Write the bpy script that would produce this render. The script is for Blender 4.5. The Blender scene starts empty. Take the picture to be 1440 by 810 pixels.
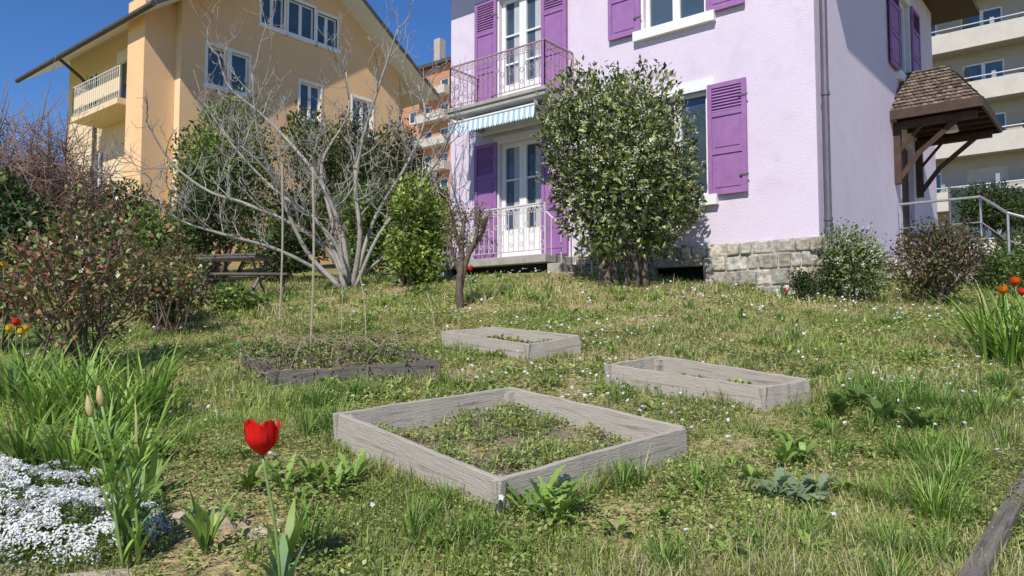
import bpy, bmesh, math, random
import numpy as np
from mathutils import Vector, Matrix
R=np.random.default_rng(7); random.seed(7)
sc=bpy.context.scene
def nrm(v):
    v=np.asarray(v,float); return v/np.maximum(np.linalg.norm(v,axis=-1,keepdims=True),1e-9)
# ---------------------------------------------------------------- camera maths
PIT=math.atan(65/1080)
def ray(px,py):
    return np.array([0,math.cos(PIT),math.sin(PIT)])*1080+np.array([1.,0,0])*(px-720)+np.array([0,-math.sin(PIT),math.cos(PIT)])*(405-py)
def at(px,py,Y):
    v=ray(px,py); return v*(Y/v[1])
_ng={}
def vn(x,y,s,seed=0):
    if seed not in _ng: _ng[seed]=np.random.default_rng(100+seed).random((128,128))
    g=_ng[seed]; x=np.asarray(x,float)/s+500; y=np.asarray(y,float)/s+500
    xi=np.floor(x).astype(int); yi=np.floor(y).astype(int); fx=x-xi; fy=y-yi
    fx=fx*fx*(3-2*fx); fy=fy*fy*(3-2*fy)
    a=g[xi%128,yi%128]; b=g[(xi+1)%128,yi%128]; c=g[xi%128,(yi+1)%128]; d=g[(xi+1)%128,(yi+1)%128]
    return (a*(1-fx)+b*fx)*(1-fy)+(c*(1-fx)+d*fx)*fy
def gz(x,y):
    x=np.asarray(x,float); y=np.asarray(y,float)
    z=-1.32+.153*np.clip(y,.8,24)+.08*np.clip(y-24,0,40)+.02*np.clip(x,-12,12)
    z=z+.38*np.exp(-((x-1)**2+(y-13)**2)/12.5)
    near=np.exp(-np.maximum(0,np.abs(y-8)-12)**2/20)
    return z+near*(.05*(vn(x,y,.9,1)-.5)+.02*(vn(x,y,.25,2)-.5))
def gnd(px,py,h=0.):
    v=ray(px,py)
    for Y in np.arange(1.5,60,.01):
        p=v*(Y/v[1])
        if p[2]<=gz(p[0],p[1])+h: return p
    return p
def G(x,y,dz=0): return np.array([x,y,float(gz(x,y))+dz])
# ---------------------------------------------------------------- materials
def mk(name):
    m=bpy.data.materials.new(name); m.use_nodes=True
    nt=m.node_tree; return m,nt,nt.nodes['Principled BSDF'],nt.nodes['Material Output']
def mat(name,c1,c2=None,rough=.7,scale=5,bump=0,bscale=40,stretch=(1,1,1),metal=0,c3=None,s3=60,spec=.5,detail=6):
    m,nt,b,o=mk(name); N=nt.nodes; L=nt.links
    b.inputs['Roughness'].default_value=rough; b.inputs['Metallic'].default_value=metal
    b.inputs['Specular IOR Level'].default_value=spec
    b.inputs['Base Color'].default_value=(*c1,1)
    tc=N.new('ShaderNodeTexCoord'); mp=N.new('ShaderNodeMapping'); mp.inputs['Scale'].default_value=stretch
    L.new(tc.outputs['Object'],mp.inputs[0])
    if c2:
        n=N.new('ShaderNodeTexNoise'); n.inputs['Scale'].default_value=scale; n.inputs['Detail'].default_value=detail
        n.inputs['Roughness'].default_value=.65
        L.new(mp.outputs[0],n.inputs['Vector'])
        r=N.new('ShaderNodeValToRGB'); r.color_ramp.elements[0].position=.32; r.color_ramp.elements[1].position=.68
        r.color_ramp.elements[0].color=(*c1,1); r.color_ramp.elements[1].color=(*c2,1)
        L.new(n.outputs[0],r.inputs[0]); src=r.outputs[0]
        if c3:
            n2=N.new('ShaderNodeTexNoise'); n2.inputs['Scale'].default_value=s3; n2.inputs['Detail'].default_value=4
            L.new(mp.outputs[0],n2.inputs['Vector'])
            r2=N.new('ShaderNodeValToRGB'); r2.color_ramp.elements[0].position=.52; r2.color_ramp.elements[1].position=.72
            r2.color_ramp.elements[0].color=(0,0,0,1); r2.color_ramp.elements[1].color=(1,1,1,1)
            L.new(n2.outputs[0],r2.inputs[0])
            mx=N.new('ShaderNodeMixRGB'); L.new(r2.outputs[0],mx.inputs[0]); L.new(src,mx.inputs[1]); mx.inputs[2].default_value=(*c3,1)
            src=mx.outputs[0]
        L.new(src,b.inputs['Base Color'])
    if bump:
        n=N.new('ShaderNodeTexNoise'); n.inputs['Scale'].default_value=bscale; n.inputs['Detail'].default_value=6
        L.new(mp.outputs[0],n.inputs['Vector'])
        bp=N.new('ShaderNodeBump'); bp.inputs['Strength'].default_value=bump; bp.inputs['Distance'].default_value=.02
        L.new(n.outputs[0],bp.inputs['Height']); L.new(bp.outputs[0],b.inputs['Normal'])
    return m
def colmat(name,rough=.55,trans=.3,spec=.35,noise=0,bump=0):
    m,nt,b,o=mk(name); N=nt.nodes; L=nt.links
    a=N.new('ShaderNodeAttribute'); a.attribute_name='Col'
    src=a.outputs['Color']
    if noise:
        tc=N.new('ShaderNodeTexCoord'); n=N.new('ShaderNodeTexNoise'); n.inputs['Scale'].default_value=noise; n.inputs['Detail'].default_value=6
        L.new(tc.outputs['Object'],n.inputs['Vector'])
        r=N.new('ShaderNodeValToRGB'); r.color_ramp.elements[0].position=.3; r.color_ramp.elements[1].position=.7
        r.color_ramp.elements[0].color=(.5,.5,.5,1); r.color_ramp.elements[1].color=(1.3,1.28,1.25,1)
        L.new(n.outputs[0],r.inputs[0])
        mx=N.new('ShaderNodeMixRGB'); mx.blend_type='MULTIPLY'; mx.inputs[0].default_value=1
        L.new(src,mx.inputs[1]); L.new(r.outputs[0],mx.inputs[2]); src=mx.outputs[0]
        if bump:
            bp=N.new('ShaderNodeBump'); bp.inputs['Strength'].default_value=bump; bp.inputs['Distance'].default_value=.04
            L.new(n.outputs[0],bp.inputs['Height']); L.new(bp.outputs[0],b.inputs['Normal'])
    L.new(src,b.inputs['Base Color']); b.inputs['Roughness'].default_value=rough
    b.inputs['Specular IOR Level'].default_value=spec
    if trans:
        t=N.new('ShaderNodeBsdfTranslucent'); L.new(src,t.inputs['Color'])
        ms=N.new('ShaderNodeMixShader'); ms.inputs[0].default_value=trans
        L.new(b.outputs[0],ms.inputs[1]); L.new(t.outputs[0],ms.inputs[2]); L.new(ms.outputs[0],o.inputs['Surface'])
    return m
M={}
M['leaf']=colmat('leaf',.5,.3,.4)
M['gloss']=colmat('glossy_leaf',.36,.2,.5)
M['grass']=colmat('grass_blades',.6,.42,.25)
M['petal']=colmat('petal',.5,.3,.3)
M['stonec']=colmat('stone_blocks',.9,0,.2,noise=11,bump=.9)
M['stucco']=mat('lilac_stucco',(.70,.60,.715),(.735,.64,.75),.92,.9,.55,85,c3=(.675,.575,.69),s3=3,spec=.12)
M['white']=mat('white_paint',(.76,.76,.74),(.84,.84,.83),.55,6)
M['shutter']=mat('violet_paint',(.28,.12,.32),(.34,.16,.38),.6,5,.1,60)
M['glass']=mat('window_glass',(.035,.055,.075),(.07,.10,.13),.06,1.2,spec=1.0,detail=1)
M['curtain']=mat('curtain',(.35,.38,.4),(.5,.52,.52),.9,12,stretch=(6,6,.3))
M['dark']=mat('near_black',(.015,.013,.012),rough=.9)
M['conc']=mat('concrete',(.30,.28,.25),(.42,.40,.36),.9,6,.3,60)
M['iron_w']=mat('pale_iron',(.55,.50,.52),(.66,.62,.62),.5,20)
M['iron_r']=mat('rusty_lilac_iron',(.30,.17,.20),(.48,.36,.40),.6,25)
M['pipe']=mat('grey_pipe',(.13,.11,.13),(.18,.16,.18),.45,5,metal=.3)
M['blue']=mat('awning_blue',(.34,.50,.62),rough=.8); M['cloth']=mat('awning_white',(.76,.80,.82),rough=.8)
M['tile']=mat('clay_tiles',(.16,.11,.09),(.26,.19,.15),.85,9,.6,30,c3=(.12,.10,.09),s3=18)
M['dwood']=mat('dark_wood',(.040,.020,.013),(.08,.040,.025),.7,6,.2,30,stretch=(1,1,1))
M['wood']=mat('weathered_plank',(.36,.315,.265),(.47,.415,.35),.85,3.0,.35,18,stretch=(.8,8,11),c3=(.20,.165,.135),s3=3)
M['wood_old']=mat('old_plank',(.10,.085,.07),(.22,.19,.16),.9,3.5,.5,22,stretch=(.9,9,12),c3=(.06,.05,.045),s3=5)
M['soil']=mat('soil',(.13,.10,.065),(.29,.23,.16),.95,9,.9,45,c3=(.06,.05,.035),s3=60)
M['bark']=mat('pale_bark',(.23,.21,.185),(.39,.36,.32),.85,14,.4,60)
M['bark2']=mat('brown_bark',(.09,.06,.045),(.18,.13,.10),.9,14,.4,60)
M['cane']=mat('bamboo_cane',(.32,.26,.17),(.45,.38,.26),.6,10)
M['twig']=mat('russet_twig',(.19,.115,.085),(.36,.24,.18),.85,3)
M['yel']=mat('apricot_render',(.80,.50,.26),(.84,.55,.30),.9,1.2,.3,60,spec=.15)
M['yel2']=mat('cream_render',(.70,.55,.34),(.74,.6,.38),.9,1.2,spec=.15)
M['roofd']=mat('dark_roof',(.05,.045,.045),(.09,.08,.075),.8,6)
M['brick']=mat('orange_brick',(.46,.20,.11),(.54,.27,.16),.9,3)
M['beige']=mat('beige_concrete',(.40,.36,.30),(.48,.43,.37),.9,1)
M['beigel']=mat('pale_parapet',(.50,.46,.40),(.57,.53,.47),.9,2)
M['metal']=mat('galvanised',(.30,.31,.32),(.42,.42,.42),.45,10,metal=.5)
M['stone']=mat('path_stone',(.32,.26,.20),(.50,.42,.33),.9,7,.6,40)
def ground_mat():
    m,nt,b,o=mk('garden_soil_and_turf'); N=nt.nodes; L=nt.links
    tc=N.new('ShaderNodeTexCoord'); 
    def noise(s,d=8):
        n=N.new('ShaderNodeTexNoise'); n.inputs['Scale'].default_value=s; n.inputs['Detail'].default_value=d; L.new(tc.outputs['Object'],n.inputs['Vector']); return n
    n1=noise(.9); r1=N.new('ShaderNodeValToRGB'); e=r1.color_ramp.elements
    e[0].position=.40; e[0].color=(.40,.32,.18,1); e[1].position=.62; e[1].color=(.23,.26,.08,1)
    L.new(n1.outputs[0],r1.inputs[0])
    n2=noise(30); r2=N.new('ShaderNodeValToRGB'); e=r2.color_ramp.elements
    e[0].position=.35; e[0].color=(.4,.4,.4,1); e[1].position=.7; e[1].color=(1.5,1.45,1.3,1)
    L.new(n2.outputs[0],r2.inputs[0])
    mx=N.new('ShaderNodeMixRGB'); mx.blend_type='MULTIPLY'; mx.inputs[0].default_value=1
    L.new(r1.outputs[0],mx.inputs[1]); L.new(r2.outputs[0],mx.inputs[2]); L.new(mx.outputs[0],b.inputs['Base Color'])
    b.inputs['Roughness'].default_value=.95; b.inputs['Specular IOR Level'].default_value=.1
    bp=N.new('ShaderNodeBump'); bp.inputs['Strength'].default_value=.8; bp.inputs['Distance'].default_value=.04
    L.new(n2.outputs[0],bp.inputs['Height']); L.new(bp.outputs[0],b.inputs['Normal'])
    return m
M['ground']=ground_mat()
# ---------------------------------------------------------------- object helpers
def link(o,parent=None):
    sc.collection.objects.link(o)
    if parent is not None:
        o.parent=parent; o.location=-Vector(parent.location)
    return o
def empty(name,p=(0,0,0)):
    e=bpy.data.objects.new(name,None); e.location=Vector([float(a) for a in p]); e.empty_display_size=.2
    sc.collection.objects.link(e); return e
def qmesh(name,V,F,col=None,m=None,parent=None,smooth=False):
    V=np.asarray(V,np.float32).reshape(-1,3); F=np.asarray(F,np.int32)
    me=bpy.data.meshes.new(name); me.vertices.add(len(V)); me.vertices.foreach_set('co',V.ravel())
    me.loops.add(F.size); me.loops.foreach_set('vertex_index',F.ravel())
    me.polygons.add(len(F)); me.polygons.foreach_set('loop_start',np.arange(len(F),dtype=np.int32)*F.shape[1])
    me.update(calc_edges=True)
    if smooth: me.polygons.foreach_set('use_smooth',np.ones(len(F),bool))
    if col is not None:
        c=np.ones((len(V),4),np.float32); c[:,:3]=col
        a=me.color_attributes.new('Col','FLOAT_COLOR','POINT'); a.data.foreach_set('color',c.ravel())
    if m: me.materials.append(m)
    me.validate()
    return link(bpy.data.objects.new(name,me),parent)
class MB:
    def __init__(s): s.v=[];s.f=[];s.mi=[];s.mats=[];s.c=[];s.cc=(1,1,1)
    def m(s,mt):
        if mt not in s.mats: s.mats.append(mt)
        return s.mats.index(mt)
    def poly(s,pts,mt):
        b=len(s.v); s.v+= [tuple(float(a) for a in p) for p in pts]; s.c+=[s.cc]*len(pts)
        s.f.append(tuple(range(b,b+len(pts)))); s.mi.append(s.m(mt))
    def box(s,fr,a0,a1,b0,b1,c0,c1,mt,jit=0):
        b=len(s.v)
        for c in (c0,c1):
            for (a,bb) in ((a0,b0),(a1,b0),(a1,b1),(a0,b1)):
                j=np.random.default_rng(len(s.v)).uniform(-jit,jit,3) if jit else (0,0,0)
                s.v.append(tuple(float(q) for q in fr(a+j[0],bb+j[1],c+j[2]))); s.c.append(s.cc)
        for q in ((0,3,2,1),(4,5,6,7),(0,1,5,4),(1,2,6,5),(2,3,7,6),(3,0,4,7)):
            s.f.append(tuple(b+i for i in q)); s.mi.append(s.m(mt))
    def tube(s,P,r,mt,k=6,cap=True):
        P=np.asarray(P,float); n=len(P); r=np.broadcast_to(np.asarray(r,float),(n,))
        T=nrm(np.gradient(P,axis=0)); ref=np.array([.31,.17,.93]); 
        if abs(T[0]@ref)>.9: ref=np.array([1.,0,.1])
        A=nrm(np.cross(T,ref)); B=np.cross(T,A); b=len(s.v)
        for i in range(n):
            for j in range(k):
                an=2*math.pi*j/k; s.v.append(tuple(P[i]+r[i]*(A[i]*math.cos(an)+B[i]*math.sin(an)))); s.c.append(s.cc)
        mi=s.m(mt)
        for i in range(n-1):
            for j in range(k):
                j2=(j+1)%k; s.f.append((b+i*k+j,b+i*k+j2,b+(i+1)*k+j2,b+(i+1)*k+j)); s.mi.append(mi)
        if cap:
            s.f.append(tuple(b+j for j in range(k))[::-1]); s.f.append(tuple(b+(n-1)*k+j for j in range(k))); s.mi+=[mi,mi]
    def obj(s,name,parent=None,bevel=0,smooth=False,norm=False):
        me=bpy.data.meshes.new(name); me.from_pydata(s.v,[],s.f)
        for mt in s.mats: me.materials.append(mt)
        me.polygons.foreach_set('material_index',s.mi)
        if smooth: me.polygons.foreach_set('use_smooth',[True]*len(s.f))
        c=np.ones((len(s.v),4),np.float32); c[:,:3]=np.array(s.c)
        a=me.color_attributes.new('Col','FLOAT_COLOR','POINT'); a.data.foreach_set('color',c.ravel())
        me.update(); o=link(bpy.data.objects.new(name,me),parent)
        if bevel:
            bv=o.modifiers.new('bevel','BEVEL'); bv.width=bevel; bv.segments=2; bv.limit_method='ANGLE'
        return o
def crom(P,n=5):
    P=np.asarray(P,float); Q=np.vstack([2*P[0]-P[1],P,2*P[-1]-P[-2]]); out=[]
    for i in range(1,len(Q)-2):
        for t in np.linspace(0,1,n,endpoint=False):
            a,b,c,d=Q[i-1],Q[i],Q[i+1],Q[i+2]
            out.append(.5*((2*b)+(-a+c)*t+(2*a-5*b+4*c-d)*t*t+(-a+3*b-3*c+d)*t**3))
    out.append(P[-1]); return np.array(out)
def pal(n,cols,var=.25):
    w=np.array([c[1] for c in cols],float); w/=w.sum(); C=np.array([c[0] for c in cols])
    i=R.choice(len(cols),n,p=w); return C[i]*R.uniform(1-var,1+var,(n,1))
def leaves(P,D,N,L,W,col):
    n=len(P); D=nrm(D); S=nrm(np.cross(D,N)); U=np.cross(S,D); L=np.broadcast_to(L,(n,))[:,None]; W=np.broadcast_to(W,(n,))[:,None]
    V=np.stack([P,P+D*L*.45+S*W*.5+U*W*.18,P+D*L-U*L*.1,P+D*L*.45-S*W*.5+U*W*.18],1).reshape(-1,3)
    F=np.arange(n*4).reshape(-1,4); return V,F,np.repeat(col,4,0)
def blades(P,head,L,w,th0,bend,col,K=3,prof='grass',fold=0.):
    n=len(P); u=np.linspace(0,1,K+1); L=np.broadcast_to(L,(n,)); w=np.broadcast_to(w,(n,)); th0=np.broadcast_to(th0,(n,)); bend=np.broadcast_to(bend,(n,))
    H=np.stack([np.cos(head),np.sin(head),np.zeros(n)],1); S=np.stack([-np.sin(head),np.cos(head),np.zeros(n)],1)
    pos=[P]; cur=P.copy()
    for i in range(K):
        th=th0+bend*((u[i]+u[i+1])/2)**1.3; ds=L*(u[i+1]-u[i])
        cur=cur+H*(np.sin(th)*ds)[:,None]; cur=cur+np.array([0,0,1.])*(np.cos(th)*ds)[:,None]; pos.append(cur)
    V=[]
    for i in range(K+1):
        if prof=='grass': q=max(.06,(1-u[i]**2.2))*(.75+.25*min(1,u[i]*4))
        elif prof=='tooth': q=max(.05,math.sin(math.pi*min(1,u[i]*.9+.05))**.8)*(.15+.85*min(1,u[i]*1.6))*(1.15 if i%2 else .62)
        else: q=max(.05,math.sin(math.pi*min(1,u[i]*.93+.05))**.9)*(.15+.85*min(1,u[i]*2.2))
        wv=(w*q*.5)[:,None]; V.append(pos[i]+S*wv+np.array([0,0,1.])*fold*wv); V.append(pos[i]-S*wv+np.array([0,0,1.])*fold*wv)
    V=np.stack(V,1); k2=2*(K+1); base=np.arange(n)[:,None]*k2
    F=np.concatenate([base+np.array([[2*i,2*i+1,2*i+3,2*i+2]]) for i in range(K)],0)
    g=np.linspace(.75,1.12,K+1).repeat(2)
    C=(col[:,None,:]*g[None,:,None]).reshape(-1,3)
    return V.reshape(-1,3),F,C
def cat(parts):
    V=[];F=[];C=[];o=0
    for v,f,c in parts: V.append(v);F.append(f+o);C.append(c);o+=len(v)
    return np.concatenate(V),np.concatenate(F),np.concatenate(C)
def rdir(n): return nrm(R.normal(size=(n,3)))
# ---------------------------------------------------------------- light, sky, camera
el=47; sx,sy=-.35,-.937
w=bpy.data.worlds.new('World'); sc.world=w; w.use_nodes=True
nt=w.node_tree; bg=nt.nodes['Background']; sk=nt.nodes.new('ShaderNodeTexSky'); sk.sky_type='NISHITA'; sk.sun_disc=False
sk.sun_elevation=math.radians(el); sk.sun_rotation=math.atan2(sx,sy)%(2*math.pi); sk.altitude=1200; sk.dust_density=0; sk.ozone_density=4.5; sk.air_density=.95
hs=nt.nodes.new('ShaderNodeHueSaturation'); hs.inputs['Hue'].default_value=.508; hs.inputs['Saturation'].default_value=1.2; hs.inputs['Value'].default_value=1.0
nt.links.new(sk.outputs[0],hs.inputs['Color']); nt.links.new(hs.outputs[0],bg.inputs[0]); bg.inputs[1].default_value=.14
sl=bpy.data.lights.new('sun','SUN'); sl.energy=5.0; sl.angle=math.radians(.5); sl.color=(1,.95,.87)
so=bpy.data.objects.new('sun',sl); sc.collection.objects.link(so)
so.rotation_euler=Vector((sx*math.cos(math.radians(el)),sy*math.cos(math.radians(el)),math.sin(math.radians(el)))).to_track_quat('Z','Y').to_euler()
cam=bpy.data.cameras.new('camera'); cam.lens=27; cam.sensor_width=36; cam.clip_end=3000; cam.clip_start=.05
co=bpy.data.objects.new('camera',cam); sc.collection.objects.link(co); co.rotation_euler=(math.pi/2+PIT,0,0); sc.camera=co
sc.view_settings.view_transform='Standard'; sc.view_settings.look='None'; sc.view_settings.exposure=0
# ---------------------------------------------------------------- ground
xs=np.concatenate([[-900,-500,-250,-120,-60,-35,-20,-15],np.arange(-12,14,.1),[16,20,30,50,100,250,500,900]])
ys=np.concatenate([[-600,-200,-60,-20,-8,-3],np.arange(-1,20,.1),[21,23,25,28,34,45,64,100,200,400,900]])
X,Y=np.meshgrid(xs,ys,indexing='ij'); Z=gz(X,Y); nx,ny=X.shape
I=np.arange(nx*ny).reshape(nx,ny)
F=np.stack([I[:-1,:-1],I[1:,:-1],I[1:,1:],I[:-1,1:]],-1).reshape(-1,4)
qmesh('ground',np.stack([X,Y,Z],-1).reshape(-1,3),F,m=M['ground'],smooth=True)
# ---------------------------------------------------------------- lilac house
C0=np.array([4.33,10.76]); d1=nrm([-.775,.635]); n1=nrm([-.635,-.775]); d2=-n1; n2=-d1
def frame(C,d,n):
    return lambda a,b,c: np.array([C[0]+a*d[0]+b*n[0],C[1]+a*d[1]+b*n[1],c])
HF=frame(C0,d1,n1); HS=frame(C0,d2,n2)
def wall(mb,fr,a0,a1,z0,z1,ops,mt,depth=.2):
    A=sorted(set([a0,a1]+[o[0] for o in ops]+[o[1] for o in ops])); Zs=sorted(set([z0,z1]+[o[2] for o in ops]+[o[3] for o in ops]))
    for i in range(len(A)-1):
        for j in range(len(Zs)-1):
            ca=(A[i]+A[i+1])/2; cz=(Zs[j]+Zs[j+1])/2
            if any(o[0]<ca<o[1] and o[2]<cz<o[3] for o in ops): continue
            mb.poly([fr(A[i],0,Zs[j]),fr(A[i+1],0,Zs[j]),fr(A[i+1],0,Zs[j+1]),fr(A[i],0,Zs[j+1])],mt)
    for a,b,c,d in ops:
        for p,q in (((a,c),(b,c)),((b,c),(b,d)),((b,d),(a,d)),((a,d),(a,c))):
            mb.poly([fr(p[0],0,p[1]),fr(q[0],0,q[1]),fr(q[0],-depth,q[1]),fr(p[0],-depth,p[1])],mt)
def window(mb,fr,a0,a1,z0,z1,nl=2,fw=.06,dep=.12,bars=(),panel=0,curt=False):
    mb.poly([fr(a0,-dep,z0),fr(a1,-dep,z0),fr(a1,-dep,z1),fr(a0,-dep,z1)],M['glass'])
    wd=(a1-a0)/nl; f0=-dep+.003; f1=-dep+.05
    for i in range(nl):
        x0=a0+i*wd+.002; x1=x0+wd-.004
        mb.box(fr,x0,x0+fw,f0,f1,z0,z1,M['white']); mb.box(fr,x1-fw,x1,f0,f1,z0,z1,M['white'])
        mb.box(fr,x0+fw,x1-fw,f0,f1-.003,z0,z0+fw,M['white']); mb.box(fr,x0+fw,x1-fw,f0,f1-.003,z1-fw,z1,M['white'])
        for bz in bars: mb.box(fr,x0+fw,x1-fw,f0,f1-.01,bz-.015,bz+.015,M['white'])
        if panel: mb.box(fr,x0+fw,x1-fw,f0,f1-.015,z0+fw,z0+panel,M['white'])
        if curt: mb.box(fr,x0+fw+.01,x0+fw+.01+(x1-x0-2*fw)*.45,f0,f0+.002,z0+fw,z1-fw,M['curtain'])
def surround(mb,fr,a0,a1,z0,z1,w=.13,pro=.03,sill=True,mt=None):
    mt=mt or M['white']
    mb.box(fr,a0-w,a0,-.002,pro,z0,z1,mt); mb.box(fr,a1,a1+w,-.002,pro,z0,z1,mt)
    mb.box(fr,a0-w,a1+w,-.002,pro+.003,z1,z1+w*1.3,mt)
    if sill: mb.box(fr,a0-w-.04,a1+w+.04,-.18,pro+.07,z0-.16,z0-.002,mt)
def shutter(mb,fr,a0,a1,z0,z1,o=.045,mt=None,lou=True):
    mt=mt or M['shutter']; t=.035; s=.07
    mb.box(fr,a0,a0+s,o,o+t,z0,z1,mt); mb.box(fr,a1-s,a1,o,o+t,z0,z1,mt)
    H=z1-z0; rz=[z0,z0+H*.36,z0+H*.70,z1-s]
    for r in rz: mb.box(fr,a0+s,a1-s,o,o+t-.003,r,r+s,mt)
    for k in range(3):
        lo=rz[k]+s; hi=rz[k+1]
        if k<2 or not lou:
            mb.box(fr,a0+s,a1-s,o+.004,o+.015,lo,hi,mt); mb.box(fr,a0+s+.04,a1-s-.04,o+.015,o+.025,lo+.04,hi-.04,mt)
        else:
            mb.box(fr,a0+s,a1-s,o+.002,o+.006,lo,hi,mt)
            nn=int((hi-lo)/.045)
            for q in range(nn):
                zz=lo+(q+.15)*(hi-lo)/nn
                mb.poly([fr(a0+s,o+.008,zz+.03),fr(a1-s,o+.008,zz+.03),fr(a1-s,o+.03,zz),fr(a0+s,o+.03,zz)],mt)
    for zz in (z0+H*.15,z1-H*.15): mb.box(fr,a0-.03,a0+.12,o+t,o+t+.008,zz-.015,zz+.015,M['pipe'])
def railing(mb,pts,h,mt,deco=True,sp=.11,bot=.08,bow=0):
    for i in range(len(pts)-1):
        A=np.array(pts[i]);B=np.array(pts[i+1]); Ln=np.linalg.norm(B-A); up=np.array([0,0,1.]); n=max(2,int(Ln/sp)); T=(B-A)/Ln
        mb.tube([A+up*h,B+up*h],.017,mt,6); mb.tube([A+up*bot,B+up*bot],.010,mt,4); mb.tube([A+up*(h-.13),B+up*(h-.13)],.008,mt,4)
        for j in range(n+1):
            p=A+T*Ln*j/n; mb.tube([p+up*(0 if j in(0,n) else bot),p+up*h],.014 if j in (0,n) else .0075,mt,5)
            if deco and j<n:
                c=p+T*Ln/n*.5; r=Ln/n*.36
                for cz in ((h-.065,r*.8),(h*.5,r),(bot+.12,r*.8)) if j%2==0 else ((h*.5+.1,r*.8),(h-.065,r*.8)):
                    q=[c+T*cz[1]*math.cos(a)+up*(cz[0]+cz[1]*1.2*math.sin(a)) for a in np.linspace(0,2*math.pi,9)]
                    mb.tube(q,.0065,mt,4,cap=False)
        
H=empty('lilac_house',(*C0,.4))
ZT=7.35; LT=7.2; LS=8.3
win_l=(1.65,2.75,2.15,3.82); win_u=(1.65,2.75,5.03,6.7)
dr_l=(4.88,5.9,1.42,3.62); dr_u=(4.88,5.9,4.22,6.45)
mb=MB(); wall(mb,HF,0,LT,1.375,ZT,[win_l,win_u,dr_l,dr_u],M['stucco'])
sw=(4.94,5.96,5.05,6.7); sdoor=(5.0,6.05,1.55,3.75)
wall(mb,HS,0,LS,1.375,ZT,[sw,sdoor],M['stucco'])
mb.poly([HF(LT,0,-.5),HF(LT,-LS,-.5),HF(LT,-LS,ZT),HF(LT,0,ZT)],M['stucco'])
mb.poly([HS(LS,0,-.5),HS(LS,-LT,-.5),HS(LS,-LT,ZT),HS(LS,0,ZT)],M['stucco'])
mb.obj('walls',H)
mb=MB()
for wv in (win_l,win_u): window(mb,HF,*wv,nl=2); surround(mb,HF,*wv)
for dv in (dr_l,dr_u): window(mb,HF,*dv,nl=2,fw=.08,panel=.55,bars=(dv[2]+.95,dv[2]+1.5),curt=True); surround(mb,HF,*dv,w=.11,sill=False)
window(mb,HS,*sw,nl=2); surround(mb,HS,*sw); 
mb.box(HS,sdoor[0]+.01,sdoor[1]-.01,-.15,-.1,1.56,3.74,M['dwood'])
mb.obj('windows',H)
mb=MB()
shutter(mb,HF,1.0,1.62,2.13,3.86); shutter(mb,HF,2.79,3.41,2.13,3.86); shutter(mb,HF,1.0,1.62,5.01,6.74); shutter(mb,HF,2.79,3.41,5.01,6.74)
for a,b in ((4.29,4.85),(5.93,6.49)): shutter(mb,HF,a,b,1.42,3.66,lou=True); shutter(mb,HF,a,b,4.24,6.5)
shutter(mb,HS,4.2,4.9,5.03,6.72); shutter(mb,HS,6.0,6.7,5.03,6.72)
mb.obj('shutters',H)
# stone base
mb=MB()
rng=np.random.default_rng(3)
def stones(fr,a0,a1,gap=None,b0=0.0):
    z=-.1
    while z<1.36:
        h=min(rng.uniform(.14,.24),1.375-z); 
        if 1.375-z-h<.1: h=1.375-z
        a=a0+ (rng.uniform(-.2,0) if a0>0 else 0)
        while a<a1-.02:
            L=min(rng.uniform(.14,.42),a1-a)
            if a1-a-L<.12: L=a1-a
            if not(gap and a+L>gap[0] and a<gap[1] and z+h>gap[2] and z<gap[3]):
                b=rng.uniform(.6,1.3); w_=rng.uniform(-.02,.035); mb.cc=(.50*b+w_,.46*b,.39*b-w_)
                pr=rng.uniform(.05,.10)
                mb.box(fr,a+.011,a+L-.011,-.1,pr,z+.010,z+h-.010,M['stonec'],jit=.012)
            a+=L
        z+=h
    mb.cc=(.42,.39,.34); mb.box(fr,a0,a1,-.12,.04,-.6,.70,M['stonec']); 
    if not gap: mb.box(fr,a0,a1,-.12,.04,.70,1.37,M['stonec'])
    else:
        mb.box(fr,a0,gap[0],-.12,.04,.7,1.37,M['stonec']); mb.box(fr,gap[1],a1,-.12,.04,.7,1.37,M['stonec'])
        mb.box(fr,gap[0],gap[1],-.12,.055,gap[3],1.37,M['stonec']); mb.box(fr,gap[0],gap[1],-.5,-.3,.5,1.3,M['dark'])
stones(HF,0,7.2,(1.75,2.6,.70,1.06)); stones(HS,.02,8.3)
mb.obj('stone_base',H,bevel=.02)
# roof
mb=MB(); ov=.85
def roofpt(t,s,z): return HF(t,-s,z)
e=[(-ov,-ov),(LT+ov,-ov),(LT+ov,LS+ov),(-ov,LS+ov)]
r1=(LT/2,LT/2+.2); r2=(LT/2,LS-LT/2)
mb.poly([roofpt(*p,ZT) for p in e],M['dwood'])
for i in range(4):
    a=e[i];b=e[(i+1)%4]; mb.poly([roofpt(*a,ZT),roofpt(*b,ZT),roofpt(*b,ZT+.15),roofpt(*a,ZT+.15)],M['dwood'])
zr=ZT+3
mb.poly([roofpt(*e[0],ZT+.15),roofpt(*e[1],ZT+.15),roofpt(*r1,zr)],M['tile'])
mb.poly([roofpt(*e[1],ZT+.15),roofpt(*e[2],ZT+.15),roofpt(*r2,zr),roofpt(*r1,zr)],M['tile'])
mb.poly([roofpt(*e[2],ZT+.15),roofpt(*e[3],ZT+.15),roofpt(*r2,zr)],M['tile'])
mb.poly([roofpt(*e[3],ZT+.15),roofpt(*e[0],ZT+.15),roofpt(*r1,zr),roofpt(*r2,zr)],M['tile'])
mb.obj('roof',H)
mb=MB()
mb.tube([HS(.10,.10,.5),HS(.10,.10,3),HS(.10,.10,ZT)],.05,M['pipe'],10); mb.tube([HS(.32,.06,.9),HS(.32,.06,ZT)],.022,M['iron_w'],8)
for z in (1.6,3.4,5.2): mb.tube([HS(.10,.10,z),HS(.10,.10,z+.05)],.062,M['pipe'],10)
mb.obj('downpipe',H,smooth=False)
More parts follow.
